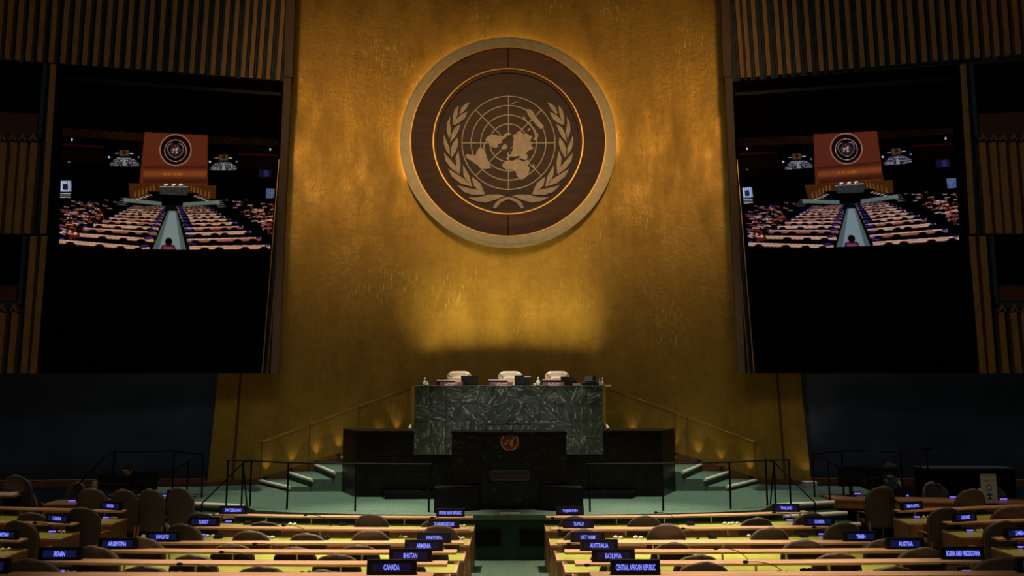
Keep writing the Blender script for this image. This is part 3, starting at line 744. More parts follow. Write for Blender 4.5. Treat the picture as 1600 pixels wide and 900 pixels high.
LEAF = [
 [(232,126),(200,140),(176,162),(160,208),(182,198),(208,170)], [(157,147),(130,178),(117,225),(118,285),(140,242),(152,195)],
 [(218,188),(168,213),(140,245),(122,285),(160,264),(198,235)], [(100,222),(80,262),(76,320),(95,376),(107,325),(98,270)],
 [(170,270),(130,300),(108,345),(98,400),(132,362),(156,318)], [(58,345),(56,400),(70,445),(99,487),(96,430),(76,388)],
 [(150,362),(120,400),(104,440),(108,502),(140,452),(154,405)], [(57,462),(70,520),(108,572),(163,612),(142,560),(100,510)],
 [(155,450),(136,500),(142,560),(164,612),(170,540)], [(85,572),(110,625),(170,672),(246,693),(208,650),(140,606)],
 [(185,545),(189,612),(210,660),(246,692),(230,622)], [(145,683),(190,727),(255,750),(336,744),(282,714),(212,700)],
 [(245,625),(256,682),(288,717),(334,744),(302,670)], [(218,765),(280,765),(360,746),(430,745),(478,762),(440,764),(400,782),(340,801),(270,790)],
]
STEM = [(385, 836), (405, 840), (440, 800), (492, 775), (497, 762), (440, 772), (405, 800)]
def relief(parent, conv, y0, y1, material, leafname='olive_leaf'):
    lm = MB()
    for k, pts in LAND.items():
        V, F = tri_prism([conv(*p) for p in pts], y0, y1)
        b = MB(); b.add(V, F); o = b.build('continent', material, parent, fix=False)
    m = MB(); cu, cv = Z1(491, 399)
    for r in (312, 250, 187, 126):
        n = 72; rr = [(r-3.6)/4.287, (r+3.6)/4.287]
        V = []; F = []
        for k in range(n):
            a = 2*PI*k/n
            for (q, yy) in ((rr[0], y0), (rr[1], y0), (rr[1], y1), (rr[0], y1)):
                x, z = conv(cu+q*math.cos(a), cv+q*math.sin(a)); V.append((x, yy+.004, z))
        for k in range(n):
            a = 4*k; b = 4*((k+1) % n)
            for i in range(4): j = (i+1) % 4; F.append((a+i, a+j, b+j, b+i))
        m.add(V, F)
    for k in range(8):
        a = k*PI/4; r1 = 312/4.287; r0 = (60 if k % 2 == 0 else 70)/4.287; hw = 3.6/4.287
        c, s = math.cos(a), math.sin(a)
        P = [conv(cu+r*c-w_*s, cv+r*s+w_*c) for r, w_ in ((r0, -hw), (r1, -hw), (r1, hw), (r0, hw))]
        V, F = tri_prism(P, y0+.006, y1); m.add(V, F)
    m.build('map_grid', material, parent)
    for mir in (0, 1):
        for pts in LEAF:
            P = [conv(*Z1(x if not mir else 982-x, y)) for x, y in pts]
            V, F = tri_prism(P, y0, y1); b = MB(); b.add(V, F); b.build(leafname, material, parent, fix=False)
        V, F = tri_prism([conv(*Z1(x if mir else 982-x, y)) for x, y in STEM], y0-.004*(1+mir), y1)
        b = MB(); b.add(V, F); b.build('wreath_stem', material, parent, fix=False)
relief(em, e2w, EPY, EPY+.05, M['emap'])

# ================================================================== STAGE
edge = [(0, 16.33), (1.8, 16.38), (3.4, 16.5), (4.6, 16.67), (5.64, 16.9), (6.1, 17.5), (7.72, 17.95), (7.75, 18.85), (9.35, 19.0)]
st = thing('stage_platform', (0, 19, -.96), 'raised green carpeted stage with dark front riser', 'stage')
back = [(-9.5, 20.45), (-8.3, 20.5)]+[(x, wallY(x)-.03) for x in (-8, -5, -2, 0, 2, 5, 8)]+[(8.3, 20.5), (9.5, 20.45)]
front = [(-x, y) for x, y in reversed(edge)]+[(x, y) for x, y in edge[1:]]
MB().prism(front+list(reversed(back)), -.10, 0).build('carpet', M['carpet'], st)
fr2 = [(x, y+.03) for x, y in front]
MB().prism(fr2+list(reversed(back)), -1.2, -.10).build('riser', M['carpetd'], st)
# two hatches in the riser behind the aisle
for (u0, u1) in ((744, 782), (812.5, 853)):
    a = at(u0, 827, 16.36); b = at(u1, 852, 16.36)
    m = MB().box(a.x, b.x, 16.325, 16.40, b.z, a.z); m.build('hatch', M['black'], st)
a = at(781, 798.4, 16.6); b = at(813, 801, 16.6)
o = MB().box(a.x, b.x, 16.45, 16.57, .0, .015).build('marker_strip', M['nosing']); tag(o, 'short pale marker strip on the stage edge before the lectern', 'marker')

# corner steps down from the stage to the floor
for s in (-1, 1):
    root = thing('stage_steps', (s*7, 17.2, -.96), 'dark steps with pale nosings from stage to floor, %s end of stage' % ('west' if s < 0 else 'east'), 'steps', 'stage corner steps')
    d = Vector((s*1.62, .45, 0)); nrm = Vector((s*.10, -.42, 0))
    p0 = Vector((s*6.12, 17.52, 0))
    for k in range(1, 5):
        z = -.17*k; a = p0+nrm*(k-1)+Vector((0, 0, 0)); b = a+d*(1+.0*k)
        f0 = a+nrm; f1 = b+nrm
        P = [f0, f1, b, a]
        if s < 0: P = [f1, f0, a, b]
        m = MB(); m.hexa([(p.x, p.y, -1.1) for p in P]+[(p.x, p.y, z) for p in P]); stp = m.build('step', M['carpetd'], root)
    for k in range(0, 4):
        z = -.17*k; a = p0+nrm*k; b = a+d
        m = MB(); m.tube([(a.x, a.y, z-.015), (b.x, b.y, z-.015)], .05, 8); m.build('nosing', M['nosing'], root)

# curved stairs up to the podium
RISE = .187
for s in (-1, 1):
    root = thing('podium_stair', (s*4.5, 20, 0), 'green carpeted stair with pale nosings climbing to the podium from the %s' % ('west' if s < 0 else 'east'), 'stairs', 'podium stairs')
    for k in range(1, 10):
        z = (.12 if k == 1 else .12+RISE*(k-1)); zz = z
        xf = [5.67, 5.095, 4.52, 3.945, 3.6, 3.3, 3.05, 2.8, 2.6][k-1]; xb = 6.90-.72*(k-1) if k < 5 else [4.3, 3.9, 3.5, 3.1, 2.8][k-5]
        xf2 = max(xf, 2.5); xb = max(xb, xf2)
        yb = wallY(xb)-.06
        P = [(s*xf2, 19.62), (s*2.42, 19.62), (s*2.42, 21.8), (s*xb, yb)]
        m = MB(); zz0 = 0 if k == 1 else z-RISE
        m.prism(P if s < 0 else list(reversed(P)), zz0, z); m.build('tread', M['carpet'], root)
        m = MB(); m.tube([(s*(xf2+.01), 19.60, z-.02), (s*xb, yb-.02, z-.02)], .045, 8); m.build('nosing', M['nosing'], root)

# podium: landing, marble desk wall, black marble flank boxes
pod = thing('podium', (0, 19, 0), 'tall podium faced in green veined marble slabs above black marble', 'podium')
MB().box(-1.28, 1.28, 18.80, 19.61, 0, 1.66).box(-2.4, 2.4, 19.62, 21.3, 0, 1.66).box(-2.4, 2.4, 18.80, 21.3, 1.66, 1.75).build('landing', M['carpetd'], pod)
a = at(648, 602.5, 18.5); b = at(943, 710, 18.5)
px0, px1, pz1, pz0 = a.x, b.x, a.z, b.z
MB().box(px0+.02, px1-.02, 18.565, 18.735, pz0+.01, pz1-.03).build('backing_wall', M['black'], pod)
MB().box(px0-.01, px1+.01, 18.49, 19.25, pz1-.03, pz1).build('desk_top', M['gmarble'], pod)
nt_, mt_ = 12, 4
tw = (px1-px0)/nt_; thh = (pz1-.035-pz0)/mt_
for i in range(nt_):
    for j in range(mt_):
        x0 = px0+i*tw; z0 = pz0+j*thh; dp = random.uniform(0, .006)
        m = MB(); c = Vector((x0+tw/2, 18.53, z0+thh/2))
        m.box(-tw/2+.003, tw/2-.003, -.03-dp, .03, -thh/2+.003, thh/2-.003)
        o = m.build('marble_slab', M['gmarble'], None, local=True); o.location = c-Vector(pod.location); o.parent = pod
MB().box(px0+.02, px0+.06, 18.8, 19.2, 1.75, pz1-.03).box(px1-.06, px1-.02, 18.8, 19.2, 1.75, pz1-.03).build('desk_side', M['dwood'], pod)
for s in (-1, 1):
    X = px0-.13 if s < 0 else px1+.02
    MB().box(X, X+.11, 18.9, 19.1, 1.4, pz1-.02).build('end_pier', GOLD, pod)
for s in (-1, 1):
    nm = 'west' if s < 0 else 'east'
    root = thing('flank_wall', (s*3.5, 19, 0), 'polished black marble block beside the podium, %s of it' % nm, 'marble block', 'black marble blocks flanking the podium')
    P = [(s*1.3, 18.74), (s*3.83, 18.74), (s*4.34, 19.60), (s*1.3, 19.60)]
    if s < 0: P = P[::-1]
    zt = at(555, 673.3, 18.74).z
    xs = [1.3, 2.55, 3.83]
    MB().prism(P, 0, zt-.02).build('body', M['bmarble'], root)
    P2 = [(x*1.003, y-.01 if y < 19 else y) for x, y in P]
    MB().prism(P2, zt-.02, zt).build('cap', M['bmarble'], root)
    rootp = thing('plinth', (s*2.2, 18.5, 0), 'low black marble plinth at the foot of the %s marble block' % nm, 'plinth', 'low plinths')
    P = [(s*.9, 18.41), (s*3.03, 18.41), (s*3.16, 18.73), (s*.9, 18.73)]
    if s < 0: P = P[::-1]
    MB().prism(P, 0, .13).build('body', M['bmarble'], rootp); P = [(x*1.005, y-.01) for x, y in P]
    MB().prism(P, .13, .17).build('slab', M['bmarble'], rootp)

# speaker's rostrum
ro = thing('rostrum', (0, 17.2, 0), 'tall black marble speaker rostrum with small copper emblem', 'rostrum')
FR = 17.0
a = at(705.5, 675, FR); b = at(886.5, 797, FR); rzt = a.z; rx0, rx1 = a.x, b.x
mid0, mid1 = at(752, 700, FR).x, at(842, 700, FR).x
m = MB(); m.prism([(mid0, FR), (mid1, FR), (rx1, FR+.12), (rx1-.05, FR+1.0), (rx0+.05, FR+1.0), (rx0, FR+.12)], 0, rzt-.04); m.build('body', M['bmarble'], ro)
m = MB(); m.prism([(mid0, FR-.03), (mid1, FR-.03), (rx1+.02, FR+.10), (rx1-.03, FR+.7), (rx0+.03, FR+.7), (rx0-.02, FR+.10)], rzt-.04, rzt); m.build('top_slab', M['bmarble'], ro)
for u in (752, 842):
    X = at(u, 700, FR).x; MB().box(X-.008, X+.008, FR-.008, FR+.02, 0, rzt-.04).build('panel_joint', M['black'], ro)
a = at(767, 734, FR); b = at(828, 751, FR)
m = MB()
for (x0, x1, z0, z1) in ((a.x, b.x, a.z-.03, a.z), (a.x, b.x, b.z, b.z+.03), (a.x, a.x+.03, b.z, a.z), (b.x-.03, b.x, b.z, a.z)): m.box(x0, x1, FR-.03, FR, z0, z1)
vf = m.build('vent_frame', mat('vent_frame', (.045, .028, .025), .5), ro)
m = MB(); n = 6
for k in range(n): z = b.z+.04+(a.z-b.z-.08)*k/(n-1); m.box(a.x+.03, b.x-.03, FR-.02, FR, z-.011, z+.011)
m.build('louvres', mat('vent_slats', (.030, .016, .015), .5), ro)
c0 = at(796.5, 690, FR-.012); es = 28.5/2/ (at(900, 690, FR).x-at(800, 690, FR).x)
pxm = (at(900, 690, FR).x-at(800, 690, FR).x)/100
def e2s(u, v): k = pxm*14.6/101.5; return (c0.x+(u-794.3)*k, c0.z-(v-226)*k)
relief(ro, e2s, FR-.015, FR, M['copper'])
# reading frame and microphones on the rostrum
fr = thing('lectern_screen_frame', (0, 17.3, rzt), 'thin dark metal frame standing on the rostrum top', 'frame')
a = at(759.5, 663, 17.3); b = at(834, 674, 17.3)
m = MB(); m.tube([(a.x, 17.3, rzt), (a.x, 17.3, a.z), (b.x, 17.3, a.z), (b.x, 17.3, rzt)], .014, 6); m.build('bar', M['satin'], fr)
MB().box(a.x-.02, b.x+.03, 17.27, 17.33, a.z-.0, a.z+.035).build('top_bar', mat('dull_metal', (.12, .12, .11), .4, .5), fr)
def gooseneck(name, base, head, label, group, r=.007):
    o = thing(name, base, label, 'microphone', group)
    base = Vector(base); head = Vector(head); m = MB(); P = []
    n = 9
    for i in range(n+1):
        t = i/n; k = (1-t)**2
        p = base.lerp(head, t)
        # rises quickly, then runs to the head
        p.z = base.z+(head.z-base.z)*(1-(1-t)**2.6)
        p.x = base.x+(head.x-base.x)*t**1.25; P.append(p)
    m.tube(P, r, 6); m.build('gooseneck', M['satin'], o)
    m = MB(); m.lathe([(.03, 0), (.03, .012), (.014, .03)], base, 10); m.build('base', M['satin'], o)
    d = (P[-1]-P[-2]).normalized(); m = MB(); m.tube([P[-1]-d*.01, P[-1]+d*.02, P[-1]+d*.055, P[-1]+d*.075], [.009, .021, .021, .010], 8); m.build('head', M['black'], o)
    return o
for (u0, u1, lab) in ((783, 790, 'thin gooseneck microphone on the rostrum, bent inward'), (800, 806, 'gooseneck microphone on the rostrum with its head raised')):
    gooseneck('microphone', (at(u0, 674, 17.25).x, 17.25, rzt), (at(u1, 660, 17.2).x, 17.2, rzt+.17), lab, 'rostrum microphones')

# black boxes (floor monitors) before the rostrum
for s in (-1, 1):
    u0, u1 = ((678, 750) if s < 0 else (911.5, 842))
    A = at(u0, 799, 16.62); B = at(u1, 797.5, 16.92); z1 = at(u0, 762, 16.66).z
    root = thing('floor_monitor', ((A.x+B.x)/2, 16.8, 0), 'black box-shaped floor loudspeaker on the stage, %s of the rostrum' % ('west' if s < 0 else 'east'), 'loudspeaker', 'stage loudspeakers')
    P = [(A.x, A.y), (B.x, B.y), (B.x, B.y+.06), (A.x*.99, A.y+.34)]
    if s > 0: P = P[::-1]
    MB().prism(P, 0, z1).build('cabinet', M['black'], root)
    m = MB(); m.hexa([(A.x*.985+B.x*.015, A.y-.008, .03), (B.x*.97+A.x*.03, B.y-.012, .03), (B.x*.97+A.x*.03, B.y, .03), (A.x*.985+B.x*.015, A.y+.01, .03), (A.x*.985+B.x*.015, A.y-.008, z1-.03), (B.x*.97+A.x*.03, B.y-.012, z1-.03), (B.x*.97+A.x*.03, B.y, z1-.03), (A.x*.985+B.x*.015, A.y+.01, z1-.03)])
    m.build('grille', mat('speaker_grille', (.006, .004, .004), .9), root)

ORD6 = ['first', 'second', 'third', 'fourth', 'fifth', 'sixth']
# ------------------------------------------------------------------ railings
def railing(label, posts, rails, group, material=None, r=.022, cat='railing', name='stage_railing', loc=None):
    material = material or M['rail']
    base = Vector(posts[0][0]) if loc is None else Vector(loc)
    root = thing(name, base, label, cat, group)
    for (a, b) in posts: MB().tube([a, b], r, 8).build('post', material, root)
    for k, pts in enumerate(rails): MB().tube(pts, r*.8, 8).build('handrail', material, root)
    return root
RH = 1.03
for s in (-1, 1):
    nm = 'west' if s < 0 else 'east'
    P = [(1.78, 16.72), (3.42, 16.80), (5.0, 17.05), (5.97, 17.45), (6.55, 17.55)]
    P3 = [Vector((s*x, y, 0)) for x, y in P]; up = Vector((0, 0, RH))
    hr = [P3[0]+up+Vector((-s*.06, 0, 0))]+[p+up for p in P3[1:]]
    railing('long thin black railing along the %s half of the stage front' % nm, [(p, p+up) for p in P3], [hr], 'stage front railings')
    # sloping rail down the corner steps
    a = Vector((s*6.18, 17.5, 0)); t0 = a+Vector((0, 0, .98)); e = Vector((s*6.45, 15.9, -.66))
    b = Vector((s*6.85, 16.9, -.17))
    railing('short black handrail sloping down the %s corner steps' % nm, [(a, t0), (b, b+Vector((0, 0, .33)))],
            [[P3[3]+up+Vector((0, 0, .02)), t0, b+Vector((0, 0, .33))], [t0-Vector((0, 0, .03)), (s*6.02, 17.4, .03)]], 'corner step handrails')
    # curved rail at the outer end of the steps
    q0 = Vector((s*7.56, 18.63, 0)); q1 = Vector((s*8.45, 19.0, 0)); q2 = Vector((s*9.95, 19.0, 0)); g2 = Vector((s*9.95, 19.0, -.96)); q3 = Vector((s*10.7, 18.6, -.75)); q4 = Vector((s*7.66, 18.0, 0))
    u1 = Vector((0, 0, 1.05))
    railing('curved black railing round the outer %s end of the stage' % nm, [(q0, q0+u1), (q1, q1+u1*1.03), (g2, q2+u1*1.0)],
            [[q0+Vector((-s*0, 0, 1.05)), q0+Vector((s*.3, .1, 1.06)), q1+u1*1.04, q2+u1*1.03, q2+Vector((s*.22, -.05, .96)), q3+Vector((0, 0, .95))]], 'outer stage railings')
    q5 = Vector((s*9.2, 17.2, -.96))
    railing('black stair handrail falling outward beside the %s corner steps' % nm, [(q4, q4+Vector((0, 0, .98))), (q5, q5+Vector((0, 0, .88)))],
            [[q0+Vector((-s*.05, -.02, 1.0)), q4+Vector((-s*.08, 0, 1.0)), q4+Vector((s*.02, 0, .94)), q5+Vector((0, 0, .88))]], 'outer step handrails')
    # wall-side brass handrail of the podium stair
    pts = []
    for x in (6.95, 6.85, 5.6, 4.3, 3.4, 2.62):
        z = 1.17+(6.85-min(x, 6.85))*.375; pts.append(Vector((s*x, wallY(x)-.16, z)))
    PP = [(Vector((s*x, wallY(x)-.17, skirt_z(x) if x < 6.8 else 0)), Vector((s*x, wallY(x)-.17, 1.17+(6.85-x)*.375))) for x in (6.85, 5.62, 4.3)]
    if s > 0: PP = [(Vector((s*x, wallY(x)-.17, skirt_z(x) if x < 6.8 else 0)), Vector((s*x, wallY(x)-.17, 1.17+(6.85-x)*.375))) for x in (6.85, 5.1, 4.75)]
    railing('slender brass handrail rising along the gold wall on the %s stair' % nm, PP, [pts], 'brass stair handrails', M['brass'], .024, name='stair_handrail')
    # step lights on the skirting
    xs = (6.75, 6.1, 5.45, 4.85, 3.75, 3.25) if s < 0 else (6.75, 6.0, 5.4, 4.75, 3.05, 3.6)
    for x in xs:
        z = skirt_z(x)
        o = MB(); yy = wallY(x)-.075; o.box(s*x-.045, s*x+.045, yy-.05, yy+.0, z-.05, z)
        o = o.build('step_light', M['satin']); tag(o, 'small uplight on the skirting of the %s podium stair, %s one up' % (nm, ORD6[sorted(xs, reverse=True).index(x)]), 'light', 'stair uplights %s' % nm)
        spot('uplight', (s*x, wallY(x)-.12, z+.01), (s*x, wallY(x)-.02, z+1.1), 9, (1, .70, .28), 56, 1, .02)
m = MB(); c = at(1264, 756, 20.3); root = thing('floor_uplight', (c.x, 20.3, 0), 'white box lamp on the stage floor at the foot of the gold wall', 'light')
MB().box(c.x-.16, c.x+.16, 20.15, 20.4, 0, .13).build('housing', M['white'], root); MB().box(c.x-.17, c.x+.17, 20.14, 20.41, .13, .15).build('lid', M['nosing'], root)
spot('uplight', (c.x, 20.33, .16), (c.x, 20.52, 1.0), 5, (1, .66, .26), 80, 1, .02)

# ================================================================== THINGS ON THE PODIUM
def px2(u, v, Y): return at(u, v, Y)
PT = pz1
def cream_chair(uc, label):
    c = at(uc, 600, 19.85)
    root = thing('executive_chair', (c.x, 19.85, 1.75), label, 'chair', 'cream leather chairs on the podium')
    w_ = .66; zt = at(uc, 580, 19.85).z
    MB().rbox((c.x, 19.93, zt-.42), (w_, .14, .84), .17, 0, -.12, 6).build('backrest', M['cream'], root)
    b = MB().rbox((c.x, 19.82, zt-.36), (w_*.58, .12, .42), .08, 0, -.12, 4).build('back_cushion', M['cream'], root)
    m = MB()
    for k in (-1, 1):
        for j in range(3):
            m.tube([(c.x+k*w_*(.29+.01*j), 19.80, zt-.19+.02*j), (c.x+k*w_*(.42+.02*j), 19.85+.01, zt-.07-.02*j)], .009, 5)
    m.build('crease', M['dwood'], root)
    MB().rbox((c.x, 19.55, 2.22), (.56, .55, .14), .06, 0, 0).build('seat', M['cream'], root)
    for k in (-1, 1): MB().rbox((c.x+k*.33, 19.6, 2.45), (.09, .5, .10), .04).build('armrest', M['cream'], root)
    MB().lathe([(.30, 0), (.28, .04), (.05, .08), (.05, .40)], (c.x, 19.6, 1.75), 10).build('pedestal', M['satin'], root)
cream_chair(717, 'cream leather high-backed chair behind the co-chair plate next to the pump bottle')
cream_chair(797.5, 'cream leather high-backed chair behind the middle co-chair plate')
cream_chair(871, 'cream leather high-backed chair behind the secretary plate')
YF = 18.62
def plate(u0, u1, txt, tu0, tu1, label):
    a = at(u0, 597, YF); b = at(u1, 602.8, YF); root = thing('title_plate', ((a.x+b.x)/2, YF, PT), label, 'name plate', 'title plates on the podium')
    h = a.z-PT if a.z-PT > .05 else .1
    MB().hexa([(a.x, YF, PT), (b.x, YF, PT), (b.x, YF+.07, PT), (a.x, YF+.07, PT), (a.x, YF+.02, PT+h), (b.x, YF+.02, PT+h), (b.x, YF+.05, PT+h), (a.x, YF+.05, PT+h)]).build('panel', M['plate'], root)
    t0 = at(tu0, 600, YF).x; t1 = at(tu1, 600, YF).x
    lettering(txt, ((t0+t1)/2, YF+.004, PT+h*.58), t1-t0, h*.52, M['paper'], root)
plate(687, 723, 'CO-CHAIR', 695, 715, 'maroon title plate reading CO-CHAIR beside the pump bottle end of the podium')
plate(765, 801, 'CO-CHAIR', 774, 793, 'maroon title plate reading CO-CHAIR at the middle of the podium')
plate(848, 882, 'SECRETARY', 856, 877, 'maroon title plate reading SECRETARY on the podium')
def laptop(u0, u1, vt, label, sticker=False, tilt=0.):
    a = at(u0, vt, 18.8); b = at(u1, 602, 18.8); root = thing('laptop', ((a.x+b.x)/2, 18.8, PT), label, 'laptop', 'open laptops on the podium')
    h = a.z-PT; x0, x1 = a.x, b.x
    MB().hexa([(x0+.01, 18.80, PT+.01), (x1-.02, 18.80, PT+.01), (x1-.02, 18.82, PT+.01), (x0+.01, 18.82, PT+.01), (x0, 18.70, PT+h), (x1, 18.70, PT+h-tilt), (x1, 18.715, PT+h-tilt), (x0, 18.715, PT+h)]).build('lid', mat('laptop_shell', (.016, .010, .009), .4), root)
    MB().box(x0+.01, x1-.02, 18.82, 19.04, PT, PT+.02).build('keyboard_base', M['satin'], root)
    if sticker:
        p = at(819, 588, 18.69); q = at(829.5, 589.8, 18.69)
        MB().box(p.x, q.x, 18.68, 18.695, q.z, p.z).build('sticker', M['paper'], root)
laptop(720.5, 748, 587, 'dark open laptop by the first co-chair plate')
laptop(803.5, 829.5, 586.3, 'dark open laptop with a white label on its lid', True)
laptop(875.5, 901.5, 588.3, 'dark open laptop by the secretary plate')
def papertray(u0, u1, vt, label):
    a = at(u0, vt, 18.85); b = at(u1, 602, 18.85); h = a.z-PT; root = thing('document_tray', ((a.x+b.x)/2, 18.85, PT), label, 'tray', 'document trays on the podium')
    MB().box(a.x, b.x, 18.75, 19.0, PT, PT+h*.82).build('tray', M['satin'], root)
    MB().box(a.x-.005, b.x+.005, 18.74, 19.0, PT+h*.84, PT+h).build('papers', M['paper'], root)
papertray(683, 710.5, 594, 'black document tray with grey papers behind the first co-chair plate')
papertray(764, 793.5, 593, 'black document tray with papers at the middle chair')
papertray(848, 877, 592.5, 'black document tray with white papers behind the secretary plate')
for u0, u1, lab in ((695, 709, 'white paper lying under the first co-chair plate'), (775.5, 800, 'white paper lying under the middle plate'), (858, 872, 'white paper lying under the secretary plate')):
    a = at(u0, 602, 18.6).x; b = at(u1, 602, 18.6).x
    tag(MB().box(a, b, 18.50, 18.60, PT, PT+.014).build('paper_sheet', M['paper']), lab, 'paper', 'papers on the podium edge')
def bottle(u, vt, w_, label, material, Y=18.66, grp='bottles on the podium', pump=False):
    c = at(u, 602, Y); h = at(u, vt, Y).z-PT; root = thing('bottle', (c.x, Y, PT), label, 'bottle', grp)
    r = w_/FPX*Y/2
    MB().lathe([(r*.95, 0), (r, h*.08), (r, h*.5), (r*.45, h*.66), (r*.40, h*.72)], (c.x, Y, PT), 12).build('body', material, root)
    m = MB(); m.lathe([(r*.5, h*.72), (r*.5, h*.9), (r*.25, h)], (c.x, Y, PT), 8); m.build('cap', material if not pump else M['white'], root)
bottle(664, 590.5, 5.2, 'white pump bottle at the west end of the podium', M['white'])
bottle(667.8, 596, 4.0, 'short white bottle next to the pump bottle', M['white'], 18.75)
bottle(841, 589, 6.0, 'white conical bottle between the middle laptop and secretary plate', M['white'])
bottle(937, 591.5, 2.6, 'slim clear bottle at the east end of the podium', M['white'])
bottle(941.3, 590.7, 3.6, 'stouter clear bottle at the east end of the podium', M['white'])
c = at(835.5, 602, 18.7); tag(MB().rbox((c.x, 18.7, PT+.025), (.055, .05, .05), .02).build('small_box', M['white']), 'tiny white box beside the conical bottle', 'box')
a = at(895, 602, 18.6).x; b = at(908, 602, 18.6).x
tag(MB().box(a, b, 18.58, 18.66, PT, PT+.05).build('wood_block', M['tan']), 'light wooden block in front of the telephone console', 'block')
root = thing('telephone_console', (at(923, 602, 18.75).x, 18.75, PT), 'black telephone console at the east end of the podium', 'telephone')
a = at(911, 602, 18.75).x; b = at(935, 602, 18.75).x
MB().hexa([(a, 18.68, PT), (b, 18.68, PT), (b, 18.95, PT), (a, 18.95, PT), (a, 18.68, PT+.06), (b, 18.68, PT+.06), (b, 18.95, PT+.12), (a, 18.95, PT+.12)]).build('body', M['satin'], root)
MB().cbox((a+.16, 18.84, PT+.17), (.2, .02, .13), 0, -.5).build('display', mat('console_display', (.05, .03, .02), .3), root)
MB().tube([(a+.05, 18.72, PT+.10), (a+.34, 18.72, PT+.10)], .022, 8).build('handset', M['satin'], root)
MB().lathe([(.045, .0), (.045, .2), (.03, .26), (.02, .28)], (at(929, 602, 18.8).x, 18.8, PT), 10).build('knob_column', M['satin'], root)
a = at(946, 602, 18.95).x; b = at(954.5, 602, 18.95).x
tag(MB().box(a, b, 18.9, 19.1, PT-.02, PT+.012).build('white_tray', M['paper']), 'small white tray on the gold pier at the podium end', 'tray')

# ================================================================== DESKS
ROWY = [15.58, 14.22, 12.92, 11.60, 10.30, 8.97]
ROWZ = [.11, .15, .19, .34, .49, .68]
CURV = [1.35, .55, .9, .6, .35, .2]
WD = .172        # worktop below ledge
SIGN_L = [(364, 803.5), (317.6, 822.6), (253, 846.7), (182.3, 858.4), (92, 875.3), (-27, 897)]
SIGN_R = [(1229, 800), (1281, 822), (1345.5, 846), (1416, 858.4), (1506, 874.4), (1625, 895)]
INW = [.75, .755, .785, .82, .86, .92]
END_L = [(334, 804), (296, 823), (229, 847), (150, 859), (66, 876), (-70, 897)]
END_R = [(1262, 799.5), (1304, 821.5), (1362, 846), (1440, 858), (1537, 874.5), (1670, 895)]
ROWNAME = ['first row from the stage', 'second row from the stage', 'third row from the stage', 'fourth row from the stage', 'fifth row from the stage', 'sixth row from the stage']
def desk_path(k, s):
    y0 = ROWY[k]; z = ROWZ[k]
    sg = (SIGN_L if s < 0 else SIGN_R)[k]; ps = rz(sg[0], sg[1], z)
    en = (END_L if s < 0 else END_R)[k]
    xo = abs(rz(en[0], en[1], z).x)
    xs_, ys_ = abs(ps.x), ps.y
    xi = INW[k]
    c = (ys_-y0)/(xs_-1.2)**2
    path = []
    for i in range(9):
        x = xi+(xo-xi)*i/8; dx = max(0, x-1.2); path.append((s*x, y0+c*dx*dx))
    return path
def path_y(path, x):
    ax = abs(x)
    for (a, ya), (b, yb) in zip(path, path[1:]):
        if abs(a) <= ax <= abs(b): return ya+(yb-ya)*(ax-abs(a))/(abs(b)-abs(a))
    return path[0][1] if ax < abs(path[0][0]) else path[-1][1]
def build_desk(path, z, fz, label, group, inner_x, wend=.035, mats=None):
    """path: centre line of the raised ledge"""
    s = 1 if path[0][0] > 0 else -1
    o = thing('delegate_desk', (path[4 if len(path) > 4 else 0][0], path[0][1], fz), label, 'desk', group)
    LD, WM = M['ledge'], M['wood']
    MB().sweep(path, -.10, .10, z-.032, z).build('ledge', LD, o)
    zw = z-WD
    # worktop runs a little past the ledge at the aisle end
    wp_ = [(path[0][0]-s*.0, path[0][1])]+path[1:]
    wpth = [(p[0] if i else p[0]-s*wend, p[1]) for i, p in enumerate(wp_)]
    MB().sweep(wpth, -.56, .08, zw-.035, zw).build('worktop', LD, o)
    inl = [(p[0] if 0 < i < len(wpth)-1 else (p[0]+s*.05 if i == 0 else p[0]-s*.05), p[1]) for i, p in enumerate(wpth)]
    MB().sweep(inl, -.50, .03, zw, zw+.004).build('leather_inlay', M['inlay'], o)
    MB().sweep(wpth, -.54, -.51, zw-.17, zw-.035).build('apron', WM, o)
    MB().sweep(wpth, .04, .07, fz, zw-.035).build('modesty_panel', WM, o)
    for e in (0, -1):
        x, y = wpth[e]; d = s*.30 if e == 0 else -s*.30
        x0, x1 = sorted((x+(s*.01 if e == 0 else -s*.01), x+d))
        MB().box(x0, x1, y-.53, y+.04, floor_z(y)-.02, zw-.035).build('end_pedestal', WM, o)
    L = abs(path[-1][0]-path[0][0]); n = max(2, int(L/.9)); 
    for i in range(n):
        x = path[0][0]+s*(.45+i*(L-.6)/max(1, n-1)); y = path_y(path, x)
        MB().box(x-.011, x+.011, y-.02, y+.02, zw, z-.03).build('ledge_post', M['steel'], o)
    return o
PATHS = {}
for s in (-1, 1):
    for k in range(6):
        p = desk_path(k, s); PATHS[(s, k)] = p
        side = 'west' if s < 0 else 'east'
        build_desk(p, ROWZ[k], floor_z(ROWY[k]-.3), 'long honey wood delegate desk %s of the aisle, %s' % (side, ROWNAME[k]), 'long central delegate desks', INW[k])
# the seventh row, whose ledge only just enters the frame, is outside; rows stop at six

